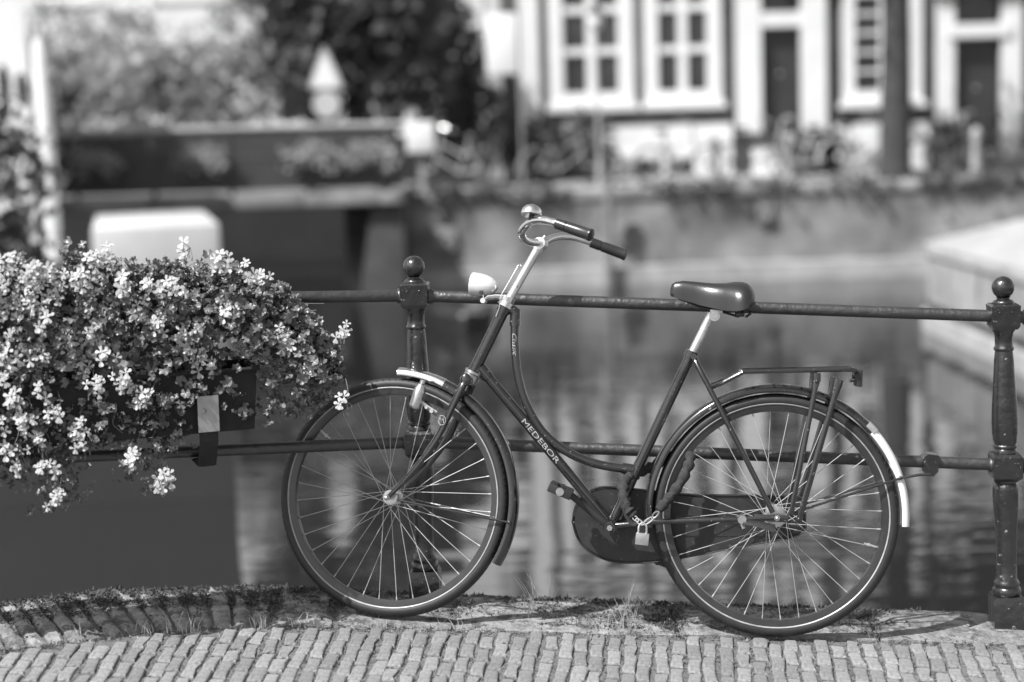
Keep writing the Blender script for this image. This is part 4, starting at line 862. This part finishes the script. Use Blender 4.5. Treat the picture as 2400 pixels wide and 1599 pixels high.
tree('far_lit_tree', 'feathery tree in sunlit leaf colour beside the white post left of the bridge', (-8.8,35.5,.3), 2.0, .12, [(-8.6,35.5,2.2),(-8.9,35.5,3.3),(-7.9,35.3,1.7),(-9.6,35.5,2.6)], [(.9,.7,.9),(.8,.7,.8),(.8,.7,.7),(.8,.7,1.0)], 1500, .11, 'tree_leaf_lit', 26)
tree('side_tree', 'grey-green slender tree between the dark tree and the brick house', (-.75,35.2,.3), 2.0, .1, [(-.9,35.2,2.7),(-.6,35.2,1.7),(-1.2,35.2,3.5),(-1.2,35.0,1.6)], [(.7,.5,.7),(.6,.5,.7),(.6,.5,.6),(.6,.5,.7)], 1900, .11, 'hedge_leaf', 25)
m = leaf_cloud([(0,0,.9),(-.5,.3,.2),(.25,.1,-.3),(-.3,0,1.5)], [(.65,.6,.8),(.8,.6,.9),(.5,.5,.7),(.55,.5,.6)], 2600, .07, 31)
sh = empty('bank_shrub', (-5.05,17.0,.05), 'dark leafy shrub at the left edge beside the canal', 'shrub'); m.build('foliage', 'hedge_leaf', sh, smooth=False, fix=False); MB().tube([(0,0,-1.6),(0,0,-.4),(-.1,0,.6)], [.09,.08,.05], 8).build('stem', 'trunk', sh)
m = leaf_cloud([(.6,35.2,.9),(1.6,35.3,1.0),(1.1,35.3,.7)], [(.6,.3,.6),(.6,.3,.65),(.9,.3,.5)], 1300, .08, 33)
o = m.build('climbing_bush', 'hedge_leaf', smooth=False, fix=False); tag(o, 'leafy bush growing under the tall windows of the brick house', 'bush')

# ---- far buildings at left
h = empty('cream_house', (-10,46,.3), 'pale sunlit house seen through the trees behind the bridge', 'house'); m = MB(); wall_open(m, -22, 9.5, 0, -1, 9, [(-5,-3.6,1.2,3.4),(-2,-.6,1.2,3.4),(1,2.4,1.2,3.4),(4,5.4,1.2,3.4),(-5,-3.6,4.6,6.8),(-2,-.6,4.6,6.8),(1,2.4,4.6,6.8),(4,5.4,4.6,6.8)]); m.build('wall', 'white_stucco', h, smooth=False)
for a in (-5,-2,1,4):
    for zz in (1.2,4.6): window(h, a, a+1.4, zz, zz+2.2, .1, 2, 3, .12)
h = empty('white_house', (-7.2,24.5,.2), 'white-painted building with two small dark oval windows at the left edge', 'house')
m = MB(); m.slab([(-2.5,0),(.62,0),(-.5,4),(-3.6,4)], -1.5, 4.3); m.build('wall', 'white_stucco', h, smooth=False)
for (wx, wz) in ((.27,2.0),(.52,1.9)):
    m = MB(); pts = [(wx+.08*cos(a), wz+.24*sin(a)) for a in np.linspace(0, 2*pi, 17)[:-1]]; m.prism(pts, -.02, -.005); m.build('oval_window', 'pane_dark', h, smooth=False)
pt = MB(); pt.tube([(0,0,-2),(0,0,1.0),(-.02,0,2.35),(-.02,0,2.5)], [.11,.11,.10,.06], 12); t = pt.build('white_post', 'white_wood'); t.location = (-6.25,24.0,.25); tag(t, 'thick white wooden post beside the bridge end', 'post')

# ---- far canal bridge with railing and flower boxes
BY = 28.3
br = empty('canal_bridge', (-6,BY,-1.4), 'low stone canal bridge with a dark opening and pale ledge', 'bridge'); bi = Matrix.Translation((6,-BY,1.4))
m = MB(); m.box((-15.8,BY,.18),(-1.7,BY+4.5,.375), bi); m.build('deck', 'brick_bridge', br, smooth=False)
x = -15.8
while x < -1.8:
    L_ = min(1.25, -1.7-x); MB().cbox((x+L_/2, BY-.06, .30), (L_/2-.01, .10, .10), bi, bev=.02).build('ledge_stone', 'stone_pale', br, angle=30); x += L_
m = MB(); m.add([(-2.2,BY+.01,.18),(-1.7,BY+.01,.18),(-1.7,BY+.01,-2.5),(-2.66,BY+.01,-2.5),(-2.2,BY+4.5,.18),(-1.7,BY+4.5,.18),(-1.7,BY+4.5,-2.5),(-2.66,BY+4.5,-2.5)], [(0,1,2,3),(4,7,6,5),(0,3,7,4),(1,5,6,2),(0,4,5,1)], bi); m.build('abutment', 'brick_dark', br, smooth=False)
m = MB(); m.box((-15.8,BY+.01,-2.5),(-9.5,BY+4.5,.178), bi); m.build('abutment', 'brick_bridge', br, smooth=False)
m = MB(); m.box((-18,41,-2.5),(-1.0,41.4,1.2)); tw = m.build('opening_shade_wall', 'opening_shade', smooth=False); tag(tw, 'wall added beyond the bridge opening, coloured near-black for its shade', 'wall')  # added wall; its near-black colour stands for shade inside the opening
frl = empty('bridge_fence', (-6,BY+.1,.375), 'dark iron fence with grey handrail along the far canal bridge', 'fence'); fi = Matrix.Translation((6,-BY-.1,-.375))
MB().tube([fi @ Vector((-15.8,BY+.1,1.51)), fi @ Vector((-1.65,BY+.1,1.46))], .05, 10).build('handrail', 'far_grey', frl)
for z_ in (.50, 1.0): MB().tube([fi @ Vector((-15.8,BY+.1,z_)), fi @ Vector((-1.65,BY+.1,z_))], .025, 8).build('rail', 'far_black', frl)
x = -15.7
while x < -1.8:
    x2 = min(x+1.25, -1.7); MB().tube([fi @ Vector((x,BY+.1,.375)), fi @ Vector((x,BY+.1,1.46))], .04, 8).build('post', 'far_black', frl)
    MB().box((x+.05,BY+.09,.52),(x2-.05,BY+.11,1.42), fi).build('panel', 'far_black', frl, smooth=False); x += 1.25
for k, (bx, lab) in enumerate(((-13.7,'leftmost'),(-6.6,'first'),(-4.9,'second'),(-3.1,'third'),(-2.2,'last'))):
    names = {'leftmost':'flower box hanging at the far left of the bridge fence','first':'dim flower box on the bridge fence above the white boat','second':'flower box on the bridge fence between the white boat and the sign','third':'flower box on the bridge fence under the road sign','last':'pale flower box at the end of the bridge fence by the white cabinet'}
    t = empty('bridge_flower_box', (bx,BY-.05,.90), names[lab], 'planter', 'flower boxes on the bridge fence'); MB().box((-.4,-.12,-.12),(.4,.12,.08)).build('trough', 'far_black', t, smooth=False)
    leaf_cloud([(0,-.05,.15),(-.25,-.1,.05),(.25,-.1,.02)], [(.4,.18,.17),(.2,.15,.2),(.2,.15,.2)], 420, .05, 40+k).build('leaves', 'tree_leaf_lit', t, smooth=False, fix=False)
# road sign on the bridge
t = empty('road_sign', (-2.93,29.0,.375), 'triangular warning sign above a round sign on a pole on the bridge', 'sign')
MB().tube([(0,.05,0),(0,.05,2.38)], .04, 10).build('pole', 'far_grey', t)
tri = [(-.24,1.70),(.24,1.70),(.28,1.76),(.06,2.31),(-.06,2.31),(-.28,1.76)]
s1 = MB().prism(tri, -.01, .01).build('warning_plate', 'sign_grey', t, smooth=False); MB().prism([(x*.72, 1.96+(z-1.96)*.72-.03) for x, z in tri], -.014, -.0105).build('white_field', 'sign_white', s1, smooth=False)
s2 = MB().prism([(.225*cos(a), 1.45+.225*sin(a)) for a in np.linspace(0, 2*pi, 25)[:-1]], -.01, .01).build('round_plate', 'sign_grey', t, smooth=False)
t = empty('white_cabinet', (-1.44,29.7,.30), 'square white cabinet on a post at the end of the bridge', 'cabinet'); MB().cbox((0,0,.94), (.235,.16,.26), bev=.03).build('cabinet_box', 'sign_white', t, angle=30); MB().box((-.05,-.05,0),(.05,.05,.68)).build('stand', 'far_grey', t, smooth=False)

# ---- street lamp
t = empty('street_lamp', (1.65,31.2,GZ), 'grey street lamp with a white globe in front of the tall windows', 'street lamp')
MB().tube([(0,0,0),(0,0,.5),(0,0,.52),(-.02,0,2.75)], [.06,.06,.03,.022], 10).build('pole', 'far_grey', t); MB().ball((-.02,0,2.92), (.14,.14,.17), 14, 10).build('globe', 'sign_white', t); MB().lathe([(.16,3.04),(.12,3.1),(.02,3.18)], 12, Matrix.Translation((-.02,0,0))).build('cap', 'far_black', t)
o = MB().tube([(0,0,-1.9),(0,0,1.55),(0,0,1.62)], [.075,.07,.04], 10).build('mooring_pole', 'pole_wood'); o.location = (1.7,29.6,-1.36+.1); tag(o, 'pale mooring pole standing against the quay wall', 'mooring pole')

# ---- parked bicycles on the far street
def far_bike_parts(paint):
    fr = MB()
    for a, c in (((.75,.95),(.9,.35)), ((.85,.6),(.42,.3)), ((.42,.3),(.2,.9)), ((.78,.85),(.28,.6)), ((.0,.35),(.42,.3)), ((.0,.35),(.25,.75)), ((.9,.35),(1.08,.35))): fr.tube([(a[0],0,a[1]),(c[0],0,c[1])], .022, 6)
    fr = fr.mesh('frame', paint)
    wh = MB().ring(.33, [(.02*cos(q), .02*sin(q)) for q in np.linspace(0, 2*pi, 7)[:-1]], 24)
    for k in range(10): wh.tube([(0,0,0),(.32*cos(k*.628),0,.32*sin(k*.628))], .004, 4)
    wh = wh.mesh('wheel', 'far_black')
    gd = MB().ring(.375, [(.008,-.03),(.008,.03),(0,.03),(0,-.03)], 16, radians(20), radians(190)).mesh('mudguard', paint)
    hb_ = MB().tube([(.55,.28,1.1),(.66,.27,1.12),(.74,.1,1.08),(.74,-.1,1.08),(.66,-.27,1.12),(.55,-.28,1.1)], .018, 6).tube([(.74,0,1.08),(.75,0,.93)], .02, 6).mesh('handlebar', 'chrome')
    sd = MB().ball((.17,0,.95), (.14,.09,.05), 10, 6).mesh('saddle', 'far_black')
    return fr, wh, gd, hb_, sd
FB = {p: far_bike_parts(p) for p in ('far_black', 'far_grey', 'sign_white')}
def far_bike(loc, rz, paint, label):
    t = empty('parked_bicycle', Matrix.Translation(loc) @ Matrix.Rotation(rz, 4, 'Z') @ Matrix.Rotation(radians(6), 4, 'X'), label, 'bicycle', 'bicycles parked on the far bank')
    fr, wh, gd, hb_, sd = FB[paint]
    link('frame', fr, t); link('wheel', wh, t, Matrix.Translation((0,0,.35))); link('wheel', wh, t, Matrix.Translation((1.08,0,.35))); link('mudguard', gd, t, Matrix.Translation((0,0,.35))); link('handlebar', hb_, t); link('saddle', sd, t)
for (loc, rz, paint, lab) in [((-.5,32.4,GZ), 2.9, 'far_grey', 'grey bicycle parked beside the end of the bridge'), ((.55,31.8,GZ), .3, 'far_grey', 'grey bicycle parked left of the street lamp'), ((1.75,32.0,GZ), 2.8, 'far_black', 'dark bicycle parked right beside the street lamp'),
        ((2.6,31.6,GZ), .2, 'far_grey', 'grey bicycle parked below the second tall window'), ((4.1,32.2,GZ), .15, 'far_black', 'dark bicycle parked in front of the white plinth'), ((5.7,31.6,GZ), 3.0, 'far_grey', 'grey bicycle parked in front of the dark basement door'),
        ((6.1,32.6,GZ), .25, 'sign_white', 'white bicycle parked left of the tree trunk'), ((7.5,31.7,GZ), .2, 'far_grey', 'grey bicycle parked right of the tree trunk'), ((9.1,32.2,GZ), 2.95, 'far_black', 'dark bicycle parked near the white step')]:
    far_bike(loc, rz, paint, lab)
far_bike((-3.1,29.3,.375), .35, 'far_grey', 'grey bicycle leaning behind the bridge fence right of the road sign')
for k, (bx, by, lab) in enumerate(((3.62,30.7,'bollard at the quay edge left of the pale house'), (4.95,30.7,'bollard at the quay edge below the dark door'), (8.2,30.7,'bollard at the quay edge right of the tree trunk'))):
    t = MB().lathe([(.11,0),(.09,.1),(.075,.6),(.09,.66),(.10,.78),(.05,.86),(.01,.88)], 12).build('bollard', 'stone_pale' if k < 2 else 'far_grey'); t.location = (bx, by, GZ); tag(t, lab, 'bollard', 'bollards along the quay')
for k, (px, py, s_, lab) in enumerate(((.2,34.6,.55,'bush in a tub at the left foot of the brick house'), (-.55,33.6,.5,'leafy tub plant beside the dark tree at the bridge end'), (8.75,34.9,.45,'potted plant left of the tall dark front door'), (10.75,34.9,.5,'potted plant right of the tall dark front door'))):
    t = empty('potted_plant', (px,py,GZ), lab, 'plant', 'potted plants on the far street'); MB().lathe([(.17,0),(.22,.3),(.24,.34),(.2,.34)], 12).build('pot', 'far_grey', t); leaf_cloud([(0,0,.34+s_*.6)], [(s_*.7,s_*.7,s_*.75)], 500, .06, 60+k).build('foliage', 'hedge_leaf', t, smooth=False, fix=False)

# ---- boats
t = empty('white_boat', Matrix.Translation((-4.32,21.5,WATER)) @ Matrix.Rotation(radians(12.5), 4, 'Z'), 'white cabin boat moored in front of the bridge opening', 'boat')
hull = [(-.85,0),(.85,0),(.95,.55),(-.95,.55)]; MB().prism([(-.75,-.25),(.75,-.25),(.95,.6),(-.95,.6)], -.2, 5).build('hull', 'hull_dark', t, angle=30)
bm = MB(); bm.cbox((0,2.2,1.13), (.78,1.9,.53), bev=.05); cb = bm.build('cabin', 'hull_white', t, angle=40); MB().box((-.5,4.105,1.05),(.5,4.115,1.45)).build('window', 'pane_dark', cb, smooth=False)
pts = [(5.62,22.95),(5.50,22.82),(5.42,22.62),(5.38,22.4),(5.37,22.1),(5.44,18.4),(5.7,10.5),(12,9.5),(12.5,26),(7.9,26.9)]
t = empty('stone_jetty', (8.5,18,WATER), 'pale weathered stone jetty with a rounded corner at the right edge of the canal', 'jetty'); ti = Vector((8.5,18))
q = [(x-ti.x, y-ti.y) for x, y in pts]; MB().slab(q, -.6, .97).build('wall', 'jetty_stone', t, smooth=False)
def inset(qq, d): c = Vector((sum(a for a, _ in qq)/len(qq), sum(b_ for _, b_ in qq)/len(qq))); return [tuple(Vector(p)+(Vector(p)-c).normalized()*d) for p in qq]
MB().slab(inset(q, .05), .973, 1.10).build('top_slab', 'jetty_top', t, smooth=False); MB().slab(inset(q, .05), .30, .36).build('ledge', 'far_black', t, smooth=False); MB().slab(inset(q, .10), -.6, .22).build('footing', 'jetty_top', t, smooth=False)
t = empty('black_barge', (-4.4,15,WATER), 'low black barge moored on the canal behind the flower box', 'boat'); q = [(2.24,-1.75),(1.65,1.4),(-4,2.4),(-6,-1.9)]
MB().slab(q, -.3, .95).build('hull', 'hull_dark', t, smooth=False); MB().slab(inset(q, .05), .953, 1.03).build('gunwale', 'far_black', t, smooth=False); MB().slab(inset(q, -.5), 1.033, 1.16).build('hatch_cover', 'hull_dark', t, smooth=False)
t = empty('dark_dinghy', (-.65,24.2,WATER), 'small dark dinghy floating beside the railing post in mid canal', 'boat')
m = MB(); rows = [(-.9,.05,.28),(-.6,.32,.24),(0,.46,.22),(.7,.44,.22),(.95,.36,.24)]; 
for (yy, hw, zt) in rows: m.v += [(-hw,yy,zt),(-hw*.7,yy,-.1),(hw*.7,yy,-.1),(hw,yy,zt),(hw*.85,yy,zt),(0,yy,.02),(-hw*.85,yy,zt)]
for i in range(4):
    for k in range(7): m.f.append((i*7+k, i*7+(k+1)%7, (i+1)*7+(k+1)%7, (i+1)*7+k))
m.f += [tuple(range(7)), tuple(28+k for k in reversed(range(7)))]; m.build('hull', 'hull_dark', t, angle=40); MB().box((-.38,.1,.12),(.38,.32,.15)).build('thwart', 'far_grey', t, smooth=False)
